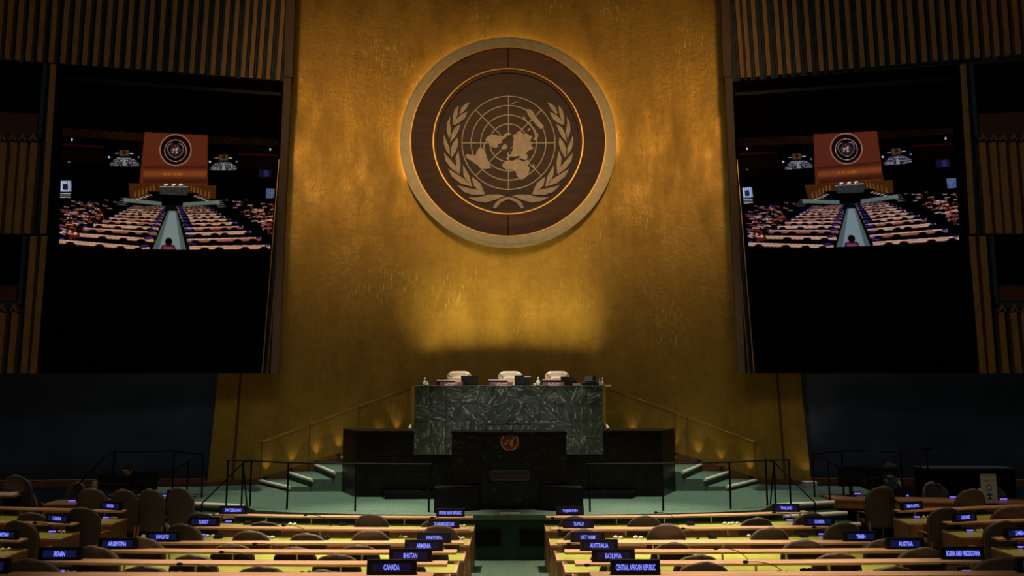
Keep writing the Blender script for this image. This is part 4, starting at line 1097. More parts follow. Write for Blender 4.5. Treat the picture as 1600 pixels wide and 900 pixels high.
# outer blocks
OUT = {}
OZ = [.10, .13, .16, .28, .45]
ODEF = {-1: [((195, 798), (0, 792.5)), ((120, 818), (0, 815)), ((38, 843), (-90, 839))],
        1: [((1400, 797.5), (1600, 789)), ((1476.7, 816), (1600, 811.5)), ((1554.7, 841), (1690, 836))]}
for s in (-1, 1):
    for k, (a, b) in enumerate(ODEF[s]):
        z = OZ[k]; A = rz(a[0], a[1], z); B = rz(b[0], b[1], z)
        d = (B-A)/(abs(B.x-A.x)); L = 4.6
        p = [(A.x+d.x*L*i/4, A.y+d.y*L*i/4) for i in range(5)]
        OUT[(s, k)] = p
        build_desk(p, z, floor_z(A.y), 'dim honey wood desk in the %s side block, %s' % ('west' if s < 0 else 'east', ROWNAME[k]), 'side block delegate desks', 0)

# ------------------------------------------------------------------ delegate chairs
def make_delegate_chair():
    root = thing('delegate_chair', (0, 0, 0), 'x', 'chair', 'taupe delegate chairs')
    def shell(y_off, w_, grow, z0, z1, thick, bowl):
        m = MB(); nx, nz = 14, 14; front = []; back = []
        for j in range(nz+1):
            t = j/nz; z = z0+(z1-z0)*t
            tt = max(0, (z-(z1-.31))/.31) if z > z1-.31 else 0
            hw = w_*math.sqrt(max(.0, 1-tt**2.15)) if tt > 0 else w_*(.94+.06*min(1, t*2))
            if j == nz: hw = w_*.10
            for i in range(nx+1):
                x = hw*(2*i/nx-1); yb = bowl*(1-(x/w_)**2)*-1+.02; ln = -.10*(t**1.3)
                back.append((x, y_off+yb+ln, z)); front.append((x, y_off+yb+ln+thick, z-(.0 if j < nz else .01)))
        n = nx+1; tot = (nz+1)*n; F = []
        for j in range(nz):
            for i in range(nx):
                a = j*n+i; F.append((a, a+1, a+n+1, a+n)); F.append((tot+a, tot+a+n, tot+a+n+1, tot+a+1))
        for j in range(nz):
            a = j*n; b = j*n+nx
            F.append((a, a+n, tot+a+n, tot+a)); F.append((b, tot+b, tot+b+n, b+n))
        for i in range(nx):
            F.append((i, tot+i, tot+i+1, i+1)); a = nz*n+i; F.append((a, a+1, tot+a+1, tot+a))
        m.add(back+front, F, True); return m, back, n, nz, nx
    m, back, n, nz, nx = shell(0, .335, 0, .38, 1.2, .07, .10)
    b = m.build('backrest', M['chair'], root, local=True)
    rim = [back[j*n] for j in range(nz+1)]+[back[j*n+nx] for j in range(nz, -1, -1)]
    r_ = MB().tube([Vector(p)+Vector((0, .012, 0)) for p in rim], .009, 5).build('piping', M['chairtrim'], b, local=True)
    seat = MB().rbox((0, .26, .43), (.56, .50, .12), .05).build('seat', M['chair'], root, local=True)
    kids = [b, seat]
    for s in (-1, 1):
        kids.append(MB().tube([(s*.31, .0, .64), (s*.325, .18, .66), (s*.32, .36, .64), (s*.30, .42, .60)], .022, 6).build('armrest', M['cwood'], root, local=True))
        kids.append(MB().tube([(s*.30, .40, .62), (s*.28, .42, .02)], [.024, .016], 6).build('leg', M['cwood'], root, local=True))
        kids.append(MB().tube([(s*.30, -.02, .50), (s*.29, -.10, .02)], [.026, .018], 6).build('leg', M['cwood'], root, local=True))
    CH[root.name] = kids; CH[b.name] = [r_]
    return root
DC = make_delegate_chair()
CHL = [  # central west block: row, centre px, top px
 (0, 315, 800), (0, 411, 814), (0, 580, 802), (0, 682, 810), (1, 286, 817.3), (1, 391, 828), (1, 578, 827), (1, 687, 819), (1, 480, 832),
 (2, 222, 838), (2, 361, 848.5), (2, 559, 850), (2, 666, 844.5), (2, 460, 853), (3, 146, 851.5), (3, 300, 865), (3, 525, 864), (3, 628, 872.7),
 (4, 48, 871.3), (4, 226, 882), (4, 405, 882.7), (4, 503, 889)]
CHR = [(0, 900, 805), (0, 1007, 804.7), (0, 1183, 808), (0, 1266, 800), (1, 910, 825), (1, 1042, 817.7), (1, 1204, 823), (1, 1318, 815),
 (2, 957, 855), (2, 1052, 846), (2, 1257, 842), (2, 1387, 840), (3, 975, 871), (3, 1091, 865), (3, 1310, 862.4), (3, 1442, 854),
 (4, 1101, 876), (4, 1393, 883), (4, 1567, 868.5)]
ORD = ['first', 'second', 'third', 'fourth', 'fifth', 'sixth']
def put_chair(u, vt, Y, label, grp, rot=0, zf=None, wscale=1.0):
    p = at(u, vt, Y-.10); f = floor_z(Y) if zf is None else zf
    h = p.z-f
    return place(DC, (p.x, Y, f), rot, label, grp, (wscale, wscale, max(.7, h/1.2)))
for s, LST in ((-1, CHL), (1, CHR)):
    cnt = {}
    rows = {}
    for (k, u, v) in LST: rows.setdefault(k, []).append((u, v))
    for k, L in rows.items():
        L.sort(key=lambda q: -q[0] if s < 0 else q[0])
        for i, (u, v) in enumerate(L):
            y0 = path_y(PATHS[(s, k)], at(u, v, ROWY[k]).x)-.98
            lab = 'taupe chair at the %s desk, row %s from the stage, %s from the aisle' % ('west' if s < 0 else 'east', ORD[k], ORD[i])
            put_chair(u, v, y0, lab, 'taupe chairs at the central desks', random.uniform(-.12, .12))
for s, LST in ((-1, [(0, 128, 791.6, 0), (0, 49, 799.5, 0), (1, 30, 812, -.15)]), (1, [(0, 1478, 791.7, 0), (0, 1577, 790.7, 0), (1, 1566, 812.4, .15)])):
    cn = {}
    for (k, u, v, r_) in LST:
        cn[k] = cn.get(k, -1)+1
        y0 = OUT[(s, k)][0][1]-.95
        put_chair(u, v, y0, 'tall taupe chair in the %s side block, row %s, %s from its aisle' % ('west' if s < 0 else 'east', ORD[k], ORD[cn[k]]), 'taupe chairs in the side blocks', r_)

# ------------------------------------------------------------------ country name signs
def name_sign(u, v, z, txt, label, blue=False, ang=0., width=.58, h=.165):
    p = rz(u, v, z)
    root = thing('country_sign', (p.x, p.y, z), label, 'name sign', 'lit country name signs', ang)
    hw = width/2; b = .02
    def B(m, name, mt): 
        o = m.build(name, mt, root, local=True); return o
    m = MB(); m.hexa([(-hw, 0, 0), (hw, 0, 0), (hw, .07, 0), (-hw, .07, 0), (-hw, .018, h), (hw, .018, h), (hw, .055, h), (-hw, .055, h)]); B(m, 'casing', M['satin'])
    m = MB(); y = lambda zz: .018*zz/h-.002
    z0, z1 = h*.22, h*.78; hx = hw*.78
    m.add([(-hx, y(z0)-.001, z0), (hx, y(z0)-.001, z0), (hx, y(z1)-.001, z1), (-hx, y(z1)-.001, z1), (-hx, y(z0)+.004, z0), (hx, y(z0)+.004, z0), (hx, y(z1)+.004, z1), (-hx, y(z1)+.004, z1)],
          [(0, 1, 2, 3), (7, 6, 5, 4), (0, 4, 5, 1), (1, 5, 6, 2), (2, 6, 7, 3), (3, 7, 4, 0)]); B(m, 'display', M['signface2' if blue else 'signface'])
    if not txt: return root      # the name itself lies outside the picture
    wt = min(.031*len(txt), .80*width); V, F = text_mb(txt, wt, .066)
    m = MB(); m.add([(x, y(h/2+zz)-.004, h/2+zz) for x, _, zz in V], F); o = m.build('lettering', M['led'], root, local=True, fix=False)
    return root
NL = ['SYRIAN ARAB REPUBLIC', 'TURKMENISTAN', 'VENEZUELA', 'ARMENIA', 'BHUTAN', 'CANADA']
PLx = [(703.6, 807.6), (693.5, 826), (678, 848.3), (661.8, 861.6), (641, 878), (611.5, 898)]
NR = ['TAJIKISTAN', 'TUVALU', 'VIET NAM', 'AUSTRALIA', 'BOLIVIA', 'CENTRAL AFRICAN REPUBLIC']
PRx = [(890.7, 805), (904, 825.6), (918.5, 847.5), (936.3, 861), (959, 878.5), (993.5, 898)]
for k in range(6):
    p = rz(PLx[k][0], PLx[k][1], ROWZ[k]); q = rz(PRx[k][0], PRx[k][1], ROWZ[k])
    name_sign(PLx[k][0], PLx[k][1], ROWZ[k], NL[k], 'black name sign lit %s on a ledge beside the central aisle' % NL[k])
    name_sign(PRx[k][0], PRx[k][1], ROWZ[k], NR[k], 'black name sign lit %s on a ledge beside the central aisle' % NR[k])
for k, (txt, (u, v)) in enumerate(zip(['SWITZERLAND', 'TURKEY', 'VANUATU', 'ARGENTINA', 'BENIN'], SIGN_L)):
    name_sign(u, v, ROWZ[k], txt, 'black name sign lit %s at the outer end of a west desk' % txt, True, 0)
for k, (txt, (u, v)) in enumerate(zip(['THAILAND', 'UGANDA', 'YEMEN', 'AUSTRIA', 'BOSNIA AND HERZEGOVINA'], SIGN_R)):
    name_sign(u, v, ROWZ[k], txt, 'black name sign lit %s at the outer end of an east desk' % txt, True, 0)
name_sign(-27, 897, ROWZ[5], '', 'black name sign cut by the picture edge on the sixth west desk', True, 0)
name_sign(1630, 895, ROWZ[5], '', 'black name sign cut by the picture edge on the sixth east desk', True, 0)
for (u, v, z, t, sd, a_) in ((171.4, 796.7, OZ[0], 'SWEDEN', 'west', -.35), (88, 817, OZ[1], 'TUNISIA', 'west', -.3), (3, 843, OZ[2], 'PAKISTAN', 'west', -.2),
                     (1426.5, 796.7, OZ[0], 'TIMOR-LESTE', 'east', .3), (1509.5, 815, OZ[1], 'UKRAINE', 'east', .3), (1594, 840.5, OZ[2], 'ZAMBIA', 'east', .2)):
    name_sign(u, v, z, t, 'black name sign lit %s on a %s side block desk' % (t, sd), True, a_)

# ------------------------------------------------------------------ desk equipment
def zw_of(v, u, central=True):
    """row whose worktop the pixel falls on"""
    return None
def on_work(u, v, k, s=None, outer=False):
    z = (OZ if outer else ROWZ)[k]-WD+.005; return rz(u, v, z), z
_used = set()
def uniq(base):
    for ex in ('', ', its second one', ', its third one', ', its fourth one'):
        if base+ex not in _used: _used.add(base+ex); return base+ex
    return base
ACC = []
def near(u, v):
    best = None
    allS = [(x, y, n) for (x, y), n in zip(PLx, NL)]+[(x, y, n) for (x, y), n in zip(PRx, NR)]+[(x, y, n) for (x, y), n in zip(SIGN_L, ['SWITZERLAND', 'TURKEY', 'VANUATU', 'ARGENTINA', 'BENIN'])]+[(x, y, n) for (x, y), n in zip(SIGN_R, ['THAILAND', 'UGANDA', 'YEMEN', 'AUSTRIA', 'BOSNIA AND HERZEGOVINA'])]
    allS += [(171.4, 796.7, 'SWEDEN'), (88, 817, 'TUNISIA'), (3, 843, 'PAKISTAN'), (1426.5, 796.7, 'TIMOR-LESTE'), (1509.5, 815, 'UKRAINE'), (1594, 840.5, 'ZAMBIA')]
    return min(allS, key=lambda q: (q[0]-u)**2/9+(q[1]-v)**2)[2]
# voting units with a lit purple strip
def make_unit():
    root = thing('voting_unit', (0, 0, 0), 'x', 'voting unit', 'voting units with lit purple strips')
    k = [MB().hexa([(-.085, -.05, 0), (.085, -.05, 0), (.085, .05, 0), (-.085, .05, 0), (-.085, -.04, .03), (.085, -.04, .03), (.085, .045, .06), (-.085, .045, .06)]).build('housing', M['satin'], root, local=True),
         MB().hexa([(-.065, -.050, .012), (.065, -.050, .012), (.065, -.030, .012), (-.065, -.030, .012), (-.065, -.047, .036), (.065, -.047, .036), (.065, -.030, .036), (-.065, -.030, .036)]).build('lit_strip', M['purple'], root, local=True)]
    CH[root.name] = k; return root
VU = make_unit()
for (u, v, k, outer) in ((357, 816.5, 0, 0), (315, 837.5, 1, 0), (93, 896, 4, 0), (165, 810.5, 0, 1), (81, 832.5, 1, 1),
                         (1234, 814.5, 0, 0), (1284.7, 836.7, 1, 0), (1512, 896, 4, 0), (1432.7, 809.5, 0, 1), (1516, 831, 1, 1), (1597, 857, 2, 1)):
    z = (OZ if outer else ROWZ)[k]-WD+.006; p = rz(u, v, z)
    place(VU, (p.x, p.y+.05, z), 0, 'small voting unit with lit purple strip on the desk near the %s sign' % near(u, v))
def make_mic_box():
    root = thing('microphone_box', (0, 0, 0), 'x', 'microphone unit', 'black two-knob microphone units')
    k = [MB().hexa([(-.075, -.05, 0), (.075, -.05, 0), (.075, .05, 0), (-.075, .05, 0), (-.07, -.035, .05), (.07, -.035, .05), (.07, .05, .06), (-.07, .05, .06)]).build('housing', M['satin'], root, local=True)]
    for s in (-1, 1): k.append(MB().lathe([(.02, .05), (.02, .075), (.012, .08)], (s*.04, 0, 0), 8).build('knob', M['satin'], root, local=True))
    CH[root.name] = k; return root
MBX = make_mic_box()
for (u, v, k) in ((535.7, 821, 0), (508, 843, 1), (386.7, 819.5, 0), (341, 841, 1), (1079, 820.5, 0), (1113, 841, 1), (1256, 839.5, 1), (1260.7, 897, 4), (130, 897, 4)):
    z = ROWZ[k]-WD+.005; p = rz(u, v, z)
    place(MBX, (p.x, p.y, z), 0, 'black two-knob microphone unit on %s row worktop towards the %s sign' % (ORD[k], near(u, v)))
def make_earpiece():
    root = thing('earpiece', (0, 0, 0), 'x', 'earpiece', 'cream earpieces on the worktops')
    k = [MB().tube([(-.07, 0, .02), (-.03, .01, .035), (.0, 0, .03)], [.022, .028, .014], 6).build('ear_hook', M['white'], root, local=True),
         MB().tube([(.02, -.01, .02), (.06, 0, .035), (.09, .01, .02)], [.014, .026, .02], 6).build('ear_hook', M['white'], root, local=True),
         MB().tube([(-.06, -.02, .006), (0, -.06, .006), (.06, -.02, .006)], .005, 5).build('cable', M['white'], root, local=True)]
    CH[root.name] = k; return root
EP = make_earpiece()
for (u, v, k, outer) in ((456, 821, 0, 0), (420, 842, 1, 0), (476, 899, 4, 0), (327, 840, 1, 0), (272.7, 899, 4, 0), (95, 833, 1, 1), (108.7, 898, 4, 0), (176.7, 811, 0, 1), (7, 861, 2, 1),
        (721, 824, 0, 0), (718, 843, 1, 0), (629, 841, 1, 0), (996, 842, 1, 0), (965, 842, 1, 0), (1135.3, 820, 0, 0), (1148, 819.5, 0, 0), (1173.3, 840, 1, 0), (1221.3, 899, 4, 0), (1234, 899, 4, 0), (1348.7, 898.5, 4, 0), (1446.7, 810, 0, 1), (1530.7, 831.5, 1, 1)):
    z = (OZ if outer else ROWZ)[k]-WD+.005; p = rz(u, v, z)
    place(EP, (p.x, p.y, z), random.uniform(-.5, .5), uniq('cream earpiece with cable on %s row worktop towards the %s sign' % (ORD[k], near(u, v))))
def desk_mic(hu, hv, bu, bv, k, outer=0):
    z = (OZ if outer else ROWZ)[k]-WD+.005
    pa = OUT if outer else PATHS
    b = rz(bu, bv, z); Y = path_y(pa[(-1 if bu < 797 else 1, k)], b.x)
    b.y = min(b.y, Y-.12) if b.y > Y-.12 else b.y
    b = Vector((at(bu, bv, b.y).x, b.y, z))
    h = at(hu, hv, Y-.16 if hu else 0)
    gooseneck('desk_microphone', b, h, uniq('gooseneck desk microphone leaning over the %s row ledge towards the %s sign' % (ORD[k], near(hu, hv))), 'gooseneck desk microphones', .006)
for t in ((480, 804.7, 517.3, 821, 0), (446, 821, 487.3, 842, 1), (401.3, 849.6, 445, 865, 2), (350, 862.7, 399, 880, 3), (284.7, 881.3, 343, 899, 4),
          (678, 808.7, 700, 822, 0), (866, 809.3, 895, 821, 0), (876.7, 828.3, 905, 841, 1), (892, 849.6, 920, 866, 2), (921.3, 883, 960, 902, 4),
          (1027.3, 800.7, 1059.3, 820, 0), (1070, 826, 1090.7, 842, 1), (1122, 857, 1172, 881, 3), (1169, 878, 1228, 900, 4), (1478.7, 882, 1525, 898, 4),
          (335.5, 805, 372, 818, 0), (1212, 801, 1245, 815, 0), (1275, 824, 1296, 838, 1)):
    desk_mic(*t)
desk_mic(57.3, 816.8, 92, 832, 1, 1); desk_mic(1578.7, 842, 1600, 858, 2, 1)

# ================================================================== SECRETARIAT TABLES AND PEOPLE
TZ = .04
GZ = -.96
def long_table(pts, label, name='secretariat_table', h=.18):
    o = thing(name, (pts[0][0], pts[0][1], GZ), label, 'table', 'secretariat tables')
    MB().sweep(pts, 0, .6, TZ-.04, TZ).build('tabletop', M['ledge'], o)
    MB().sweep(pts, .02, .05, TZ-.22, TZ-.04).build('front_board', M['wood'], o)
    MB().sweep(pts, .05, .08, GZ, TZ-.22).build('kick_panel', M['black'], o)
    for i in (0, -1): x, y = pts[i]; d = .04 if i == 0 else -.04; x1 = x+d*(1 if pts[-1][0] > pts[0][0] else -1); MB().box(min(x, x1), max(x, x1), y+.05, y+.57, GZ, TZ-.04).build('end_panel', M['wood'], o)
    return o
A = rz(1293, 776, TZ); B = rz(1600, 783, TZ)
long_table([(A.x, A.y-.3), (1.0*(A.x+B.x)/2, (A.y+B.y)/2-.35), (B.x+.8, B.y-.4)], 'long wooden secretariat table at the east end below the stage')
RT = [(A.x, A.y-.3), ((A.x+B.x)/2, (A.y+B.y)/2-.35), (B.x+.8, B.y-.4)]
A2 = rz(80, 784, TZ); B2 = rz(295, 778, TZ)
LT = [(A2.x, A2.y-.3), (B2.x, B2.y-.3)]
long_table([(A2.x, A2.y-.3), (B2.x, B2.y-.3)], 'wooden secretariat table at the west end behind the row of taupe chairs')
def monitor(u0, u1, v0, v1, Y, label, tilt=0.):
    a = at(u0, v0, Y); b = at(u1, v1, Y); root = thing('monitor', ((a.x+b.x)/2, Y+.05, TZ), label, 'monitor', 'computer monitors')
    m = MB(); m.hexa([(a.x, Y, b.z), (b.x, Y+tilt, b.z), (b.x, Y+.04+tilt, b.z), (a.x, Y+.04, b.z), (a.x, Y, a.z), (b.x, Y+tilt, a.z), (b.x, Y+.04+tilt, a.z), (a.x, Y+.04, a.z)]); m.build('shell', M['satin'], root)
    m = MB(); zc = a.z*.45+b.z*.55; m.box(a.x+.06, b.x-.06, Y-.012, Y, zc-.012, zc+.012); m.build('vent_groove', mat('groove', (.03, .028, .026), .5), root)
    cx = (a.x+b.x)/2; MB().box(cx-.04, cx+.04, Y+.03, Y+.07, TZ+.01, (a.z+b.z)/2).build('stand', M['satin'], root)
    MB().lathe([(.13, 0), (.12, .015)], (cx, Y+.05, TZ), 14).build('foot', M['satin'], root)
Lm = A2.y+.05
monitor(152, 205, 743, 767, Lm, 'black computer monitor seen from behind on the west table, outer one'); monitor(206, 244.5, 737, 765, Lm+.05, 'black computer monitor seen from behind on the west table, nearer the stage')
Rm = A.y+.05
monitor(1309, 1350.5, 729, 760, Rm, 'black computer monitor on the east table, nearer the stage', ); monitor(1351.5, 1380.5, 730.5, 760, Rm-.05, 'black computer monitor on the east table beside the seated person')
# keyboards / laptop / bits
a = at(1395, 760, Rm-.1); b = at(1416, 773, Rm-.1)
root = thing('laptop', ((a.x+b.x)/2, Rm-.1, TZ), 'dark laptop open in front of the seated person at the east table', 'laptop')
MB().hexa([(a.x, Rm-.1, TZ+.01), (b.x, Rm-.1, TZ+.01), (b.x, Rm-.08, TZ+.01), (a.x, Rm-.08, TZ+.01), (a.x, Rm-.18, TZ+.23), (b.x, Rm-.18, TZ+.23), (b.x, Rm-.165, TZ+.23), (a.x, Rm-.165, TZ+.23)]).build('lid', M['satin'], root)
MB().box(a.x, b.x, Rm-.08, Rm+.15, TZ, TZ+.02).build('keyboard_base', M['satin'], root)
for (u, v, lab) in ((1335.5, 771, 'voting unit with lit purple strip on the east table below the first monitor'), (1408.7, 774, 'voting unit with lit purple strip in front of the laptop'), (1483, 776.5, 'voting unit with lit purple strip beside a round-backed chair on the east table'), (1563, 780, 'voting unit with lit purple strip under the notice board')):
    p = rz(u, v, TZ); place(VU, (p.x, max(p.y, 18.1)-.12, TZ), 0, lab, None, (1.3, 1, 1))
for (u, v, lab) in ((116, 783, 'voting unit with lit purple strip at the outer end of the west table'), (259, 775, 'voting unit with lit purple strip at the stage end of the west table')):
    p = rz(u, v, TZ); place(VU, (p.x, p.y-.05, TZ), 0, lab, None, (1.3, 1, 1))
# chairs at the tables
for (u, v, w_, lab, r_) in ((143, 762, 1, 'taupe chair before the west table, first from its outer end', 0), (193, 764, .92, 'taupe chair before the west table, second from its outer end', 0), (236, 763.6, .92, 'taupe chair before the west table, third from its outer end', -.12), (281, 760.7, .92, 'taupe chair before the west table, next to the stage steps', -.15)):
    put_chair(u, v, A2.y-.88, lab, 'taupe chairs at the west table', r_, GZ, max(.85, w_))
put_chair(115, 755, A2.y+1.0, 'brown chair behind the west table by the navy wall', None, PI, GZ, .7)
put_chair(1377, 759, A.y-.95, 'tall taupe chair standing before the east table beside the step rail', None, .1, GZ, 1.05)
put_chair(1518, 763, B.y-.86, 'taupe chair before the east table under the notice board', None, 0, GZ, 1.0)
put_chair(1465, 755, B.y+.9, 'brown round-backed chair behind the east table', None, PI, GZ, .95)
put_chair(1556, 760, B.y+.75, 'brown chair behind the notice board', None, PI, GZ, .95)
# far west corner: small table and three chairs
p = rz(12, 768, .0)
root = thing('side_table', (p.x-.6, 19.0, GZ), 'small wooden side table in the far west corner', 'table')
MB().box(p.x-1.6, at(25, 768, 18.7).x, 18.6, 19.2, .02, .07).build('tabletop', M['ledge'], root)
for dx in (.1, .9): MB().box(p.x-1.4+dx, p.x-1.3+dx, 18.8, 18.9, GZ, .02).build('leg', M['satin'], root)
put_chair(22, 742, 19.3, 'dark chair beyond the side table in the far west corner', 'dark chairs in the west corner', .3, GZ, .8)
put_chair(39, 746, 19.0, 'dark chair beside the side table, turned sideways', 'dark chairs in the west corner', -.5, GZ, .75)
put_chair(58, 772, 18.0, 'dark chair by the navy wall, seen from the side', 'dark chairs in the west corner', -1.1, GZ, .8)
# small things
c = rz(299, 783, 0)
root = thing('paper_cup', (c.x, c.y, 0), 'tan paper cup on the stage edge above the corner steps', 'cup')
MB().lathe([(.035, 0), (.047, .12), (.05, .125)], (c.x, c.y, 0), 12).build('body', M['tan'], root)
MB().lathe([(.044, .120), (.040, .126)], (c.x, c.y, 0), 12).build('rim', M['white'], root)
c = at(147, 758, Lm-.1); root = thing('paper_stack', (c.x, Lm, TZ), 'upright grey paper stack beside the outer west monitor', 'papers')
MB().cbox((c.x, Lm, TZ+.24), (.10, .22, .46), .1).build('sheets', mat('dim_paper', (.35, .32, .28), .8), root)
for k in range(4): MB().cbox((c.x, Lm-.003, TZ+.1+k*.09), (.105, .225, .004), .1).build('divider', M['ink'], root)
c = at(262, 770, Lm-.1)  # small black gadget of unknown kind
root = thing('table_gadget', (c.x, Lm-.1, TZ), 'small black gadget standing at the stage end of the west table', 'gadget')
MB().box(c.x-.07, c.x+.05, Lm-.15, Lm-.02, TZ, TZ+.05).build('foot', M['satin'], root)
MB().hexa([(c.x-.04, Lm-.12, TZ+.05), (c.x+.04, Lm-.12, TZ+.05), (c.x+.04, Lm-.06, TZ+.05), (c.x-.04, Lm-.06, TZ+.05), (c.x+.0, Lm-.12, TZ+.27), (c.x+.13, Lm-.12, TZ+.30), (c.x+.13, Lm-.06, TZ+.30), (c.x, Lm-.06, TZ+.27)]).build('head', M['black'], root)

# black cabinet behind the east table
a = at(1441, 731, 19.3); b = at(1585, 780, 19.3)
root = thing('equipment_cabinet', ((a.x+b.x)/2, 19.3, GZ), 'long black equipment cabinet behind the east table', 'cabinet')
MB().box(a.x, b.x, 19.2, 19.7, GZ, a.z-.03).build('body', M['satin'], root)
MB().box(a.x-.03, b.x+.03, 19.17, 19.73, a.z-.03, a.z).build('lid', mat('cabinet_edge', (.05, .05, .05), .4), root)
for k in range(3):
    X = a.x+(b.x-a.x)*(k+1)/4; MB().box(X-.01, X+.01, 19.19, 19.2, GZ+.1, a.z-.08).build('door_joint', M['black'], root)
# equipment stand between person and cabinet
c = at(1448, 703, 19.1)
root = thing('light_stand', (c.x, 19.1, GZ), 'thin black equipment stand before the navy wall east of the stage', 'stand')
MB().tube([(c.x, 19.1, GZ), (c.x, 19.1, c.z)], .015, 6).build('pole', M['rail'], root)
MB().box(c.x-.14, c.x+.14, 19.07, 19.13, c.z, c.z+.05).build('head', M['rail'], root)
for k in range(3):
    an = k*2.094; MB().tube([(c.x, 19.1, GZ+.45), (c.x+.35*math.cos(an), 19.1+.35*math.sin(an), GZ)], .011, 6).build('leg', M['rail'], root)

# notice board on the east table
Yn = B.y-.28; a = at(1531.5, 741, Yn); b = at(1559, 781, Yn)
root = thing('notice_board', ((a.x+b.x)/2, Yn, TZ), 'white standing notice with two round blue pictograms on the east table', 'sign')
MB().box(a.x, b.x, Yn, Yn+.012, TZ, a.z).build('panel', mat('notice_white', (.62, .56, .50), .7), root)
W_ = b.x-a.x; H_ = a.z-TZ; cx = (a.x+b.x)/2
for k, (fz_, wd_) in enumerate(((.945, .82), (.905, .5), (.865, .0), (.80, .72), (.76, .72), (.71, .4))):
    if wd_: 
        m = MB(); n = int(wd_*14)
        for j in range(n): x = cx-wd_*W_/2+wd_*W_*j/n; m.box(x, x+wd_*W_/n*.72, Yn-.002, Yn, TZ+H_*fz_-.006, TZ+H_*fz_+.006)
        m.build('text_line', M['ink'], root)
for zf in (.54, .24):
    r = W_*.2; z = TZ+H_*zf
    disc_mb(cx, z, r, Yn-.004, Yn, 24).build('round_pictogram', M['signblue'], root)
    m = MB()
    if zf > .5: m.box(cx-r*.62, cx-r*.25, Yn-.007, Yn-.004, z-r*.6, z+r*.6); m.box(cx+r*.25, cx+r*.62, Yn-.007, Yn-.004, z-r*.6, z+r*.6); m.box(cx-r*.25, cx+r*.25, Yn-.007, Yn-.004, z-.01, z+.01)
    else: m.box(cx-r*.85, cx-r*.3, Yn-.007, Yn-.004, z-r*.4, z+r*.1); m.box(cx+r*.3, cx+r*.85, Yn-.007, Yn-.004, z-r*.4, z+r*.1)
    m.build('pictogram_mark', M['paper'], root)
MB().box(a.x-.06, a.x, Yn+.002, Yn+.01, TZ, TZ+H_*.52).build('side_flap', M['paper'], root)

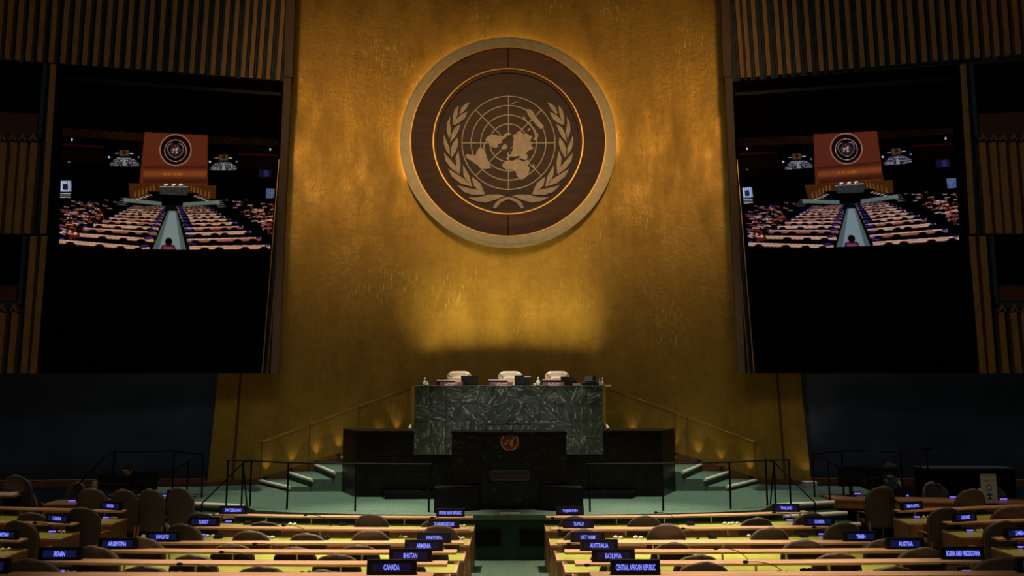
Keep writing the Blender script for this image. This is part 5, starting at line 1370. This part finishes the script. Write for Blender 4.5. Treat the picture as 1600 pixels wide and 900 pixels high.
# ------------------------------------------------------------------ people
def person(base, face_z, label, skin, top, hairm, rot, afro=False):
    """seated figure; base = point on the floor under the pelvis; face_z = height of eye line"""
    root = thing('person', base, label, 'person', None, rot)
    H = face_z-base[2]; sh = H-.20       # shoulder height
    sk = {'pelvis': ((0, 0, .50), .15), 'belly': ((0, .01, .68), .145), 'chest': ((0, .0, sh-.16), .165), 'neckb': ((0, .0, sh+.02), .085), 'neck': ((0, -.015, sh+.09), .062), 'skull': ((0, -.03, H+.005), .100), 'crown': ((0, -.01, H+.075), .085),
          'chin': ((0, -.075, H-.075), .052)}
    E = [('pelvis', 'belly'), ('belly', 'chest'), ('chest', 'neckb'), ('neckb', 'neck'), ('neck', 'skull'), ('skull', 'crown'), ('skull', 'chin')]
    for s_, t in ((-1, 'l'), (1, 'r')):
        sk['sh'+t] = ((s_*.17, 0, sh-.02), .072); sk['el'+t] = ((s_*.25, -.08, sh-.29), .050); sk['wr'+t] = ((s_*.16, -.33, sh-.33), .032); sk['ha'+t] = ((s_*.13, -.40, sh-.33), .034)
        sk['hp'+t] = ((s_*.10, -.05, .50), .10); sk['kn'+t] = ((s_*.13, -.46, .50), .070); sk['an'+t] = ((s_*.13, -.44, .09), .046); sk['to'+t] = ((s_*.14, -.60, .05), .038)
        E += [('chest', 'sh'+t), ('sh'+t, 'el'+t), ('el'+t, 'wr'+t), ('wr'+t, 'ha'+t), ('pelvis', 'hp'+t), ('hp'+t, 'kn'+t), ('kn'+t, 'an'+t), ('an'+t, 'to'+t)]
        for f in range(5):
            if f < 4: a_ = (s_*(.13+(f-1.5)*.018), -.45, sh-.335); b_ = (s_*(.13+(f-1.5)*.020), -.485+.006*abs(f-1), sh-.35)
            else: a_ = (s_*.095, -.41, sh-.335); b_ = (s_*.085, -.445, sh-.34)
            sk['f%d%s' % (f, t)] = (a_, .010); sk['g%d%s' % (f, t)] = (b_, .008); E += [('ha'+t, 'f%d%s' % (f, t)), ('f%d%s' % (f, t), 'g%d%s' % (f, t))]
    names = list(sk); me = bpy.data.meshes.new('body')
    me.from_pydata([sk[n][0] for n in names], [(names.index(a), names.index(b)) for a, b in E], [])
    bm = bmesh.new(); bm.from_mesh(me); ly = bm.verts.layers.skin.verify()
    bm.verts.ensure_lookup_table()
    for i, n in enumerate(names): bm.verts[i][ly].radius = (sk[n][1], sk[n][1]); bm.verts[i][ly].use_root = (n == 'pelvis')
    bm.to_mesh(me); bm.free()
    t = bpy.data.objects.new('t', me); COL.objects.link(t); t.modifiers.new('s', 'SKIN').use_smooth_shade = True
    sb = t.modifiers.new('u', 'SUBSURF'); sb.levels = 2; sb.render_levels = 2
    dg = bpy.context.evaluated_depsgraph_get(); res = bpy.data.meshes.new_from_object(t.evaluated_get(dg)); bpy.data.objects.remove(t)
    res.name = 'body'; res.materials.clear()
    for q in (top, skin, M['shirt']): res.materials.append(q)
    for p in res.polygons:
        c = p.center; p.use_smooth = True
        p.material_index = 1 if (c.z > sh+.06 or (c.y < -.32 and c.z > .62)) else (2 if c.z < .60 and c.y < -.02 or c.z < .5 else 0)
    o = bpy.data.objects.new('body', res); COL.objects.link(o); o.parent = root
    # facial features
    MB().tube([(0, -.128, H+.01), (0, -.150, H-.028), (0, -.134, H-.036)], [.010, .016, .010], 6).build('nose', skin, root, local=True)
    for s_ in (-1, 1):
        MB().ball((s_*.036, -.115, H+.012), .014, 8, 6).build('eye', M['white'], root, local=True)
        MB().ball((s_*.036, -.126, H+.012), .007, 6, 5).build('pupil', M['black'], root, local=True)
        MB().ball((s_*.108, -.02, H-.005), .030, 8, 6, (.4, .7, 1.1)).build('ear', skin, root, local=True)
    MB().tube([(-.026, -.118, H-.062), (0, -.126, H-.064), (.026, -.118, H-.062)], .006, 5).build('mouth', mat('lips', (.22, .06, .05), .5), root, local=True)
    if afro:
        m = MB(); m.ball((0, .02, H+.085), .175, 16, 12, (1, .95, .88)); hm = m.build('hair', hairm, root, local=True)
        for v in hm.data.vertices:
            d = Vector(v.co)-Vector((0, .02, H+.085)); v.co = Vector((0, .02, H+.085))+d*(1+random.uniform(-.05, .06))
        MB().hexa([(-.05, -.115, H-.11), (.05, -.115, H-.11), (.075, -.05, H-.13), (-.075, -.05, H-.13), (-.05, -.13, H-.065), (.05, -.13, H-.065), (.088, -.04, H-.085), (-.088, -.04, H-.085)]).build('face_mask', M['paper'], root, local=True)
    else:
        m = MB(); m.ball((0, .012, H+.055), .108, 14, 10, (.98, 1.0, .9)); m.build('hair', hairm, root, local=True)
    return root
pL = at(200, 735, A2.y+1.05)
person((pL.x, A2.y+1.05, GZ+.0), pL.z, 'man with short brown hair seated behind the west monitors', M['skin'], M['shirt'], M['hairb'], -.1)
pR = at(1391, 738, A.y+.75)
person((pR.x, A.y+.75, GZ), pR.z, 'person with dark curly hair, patterned blue and yellow top and lowered white mask', M['skin2'], M['pattern'], M['hair'], -.5, True)
if '_used' in DC.keys():
    for p in (DC, VU, MBX, EP):
        if '_used' in p.keys(): del p['_used']
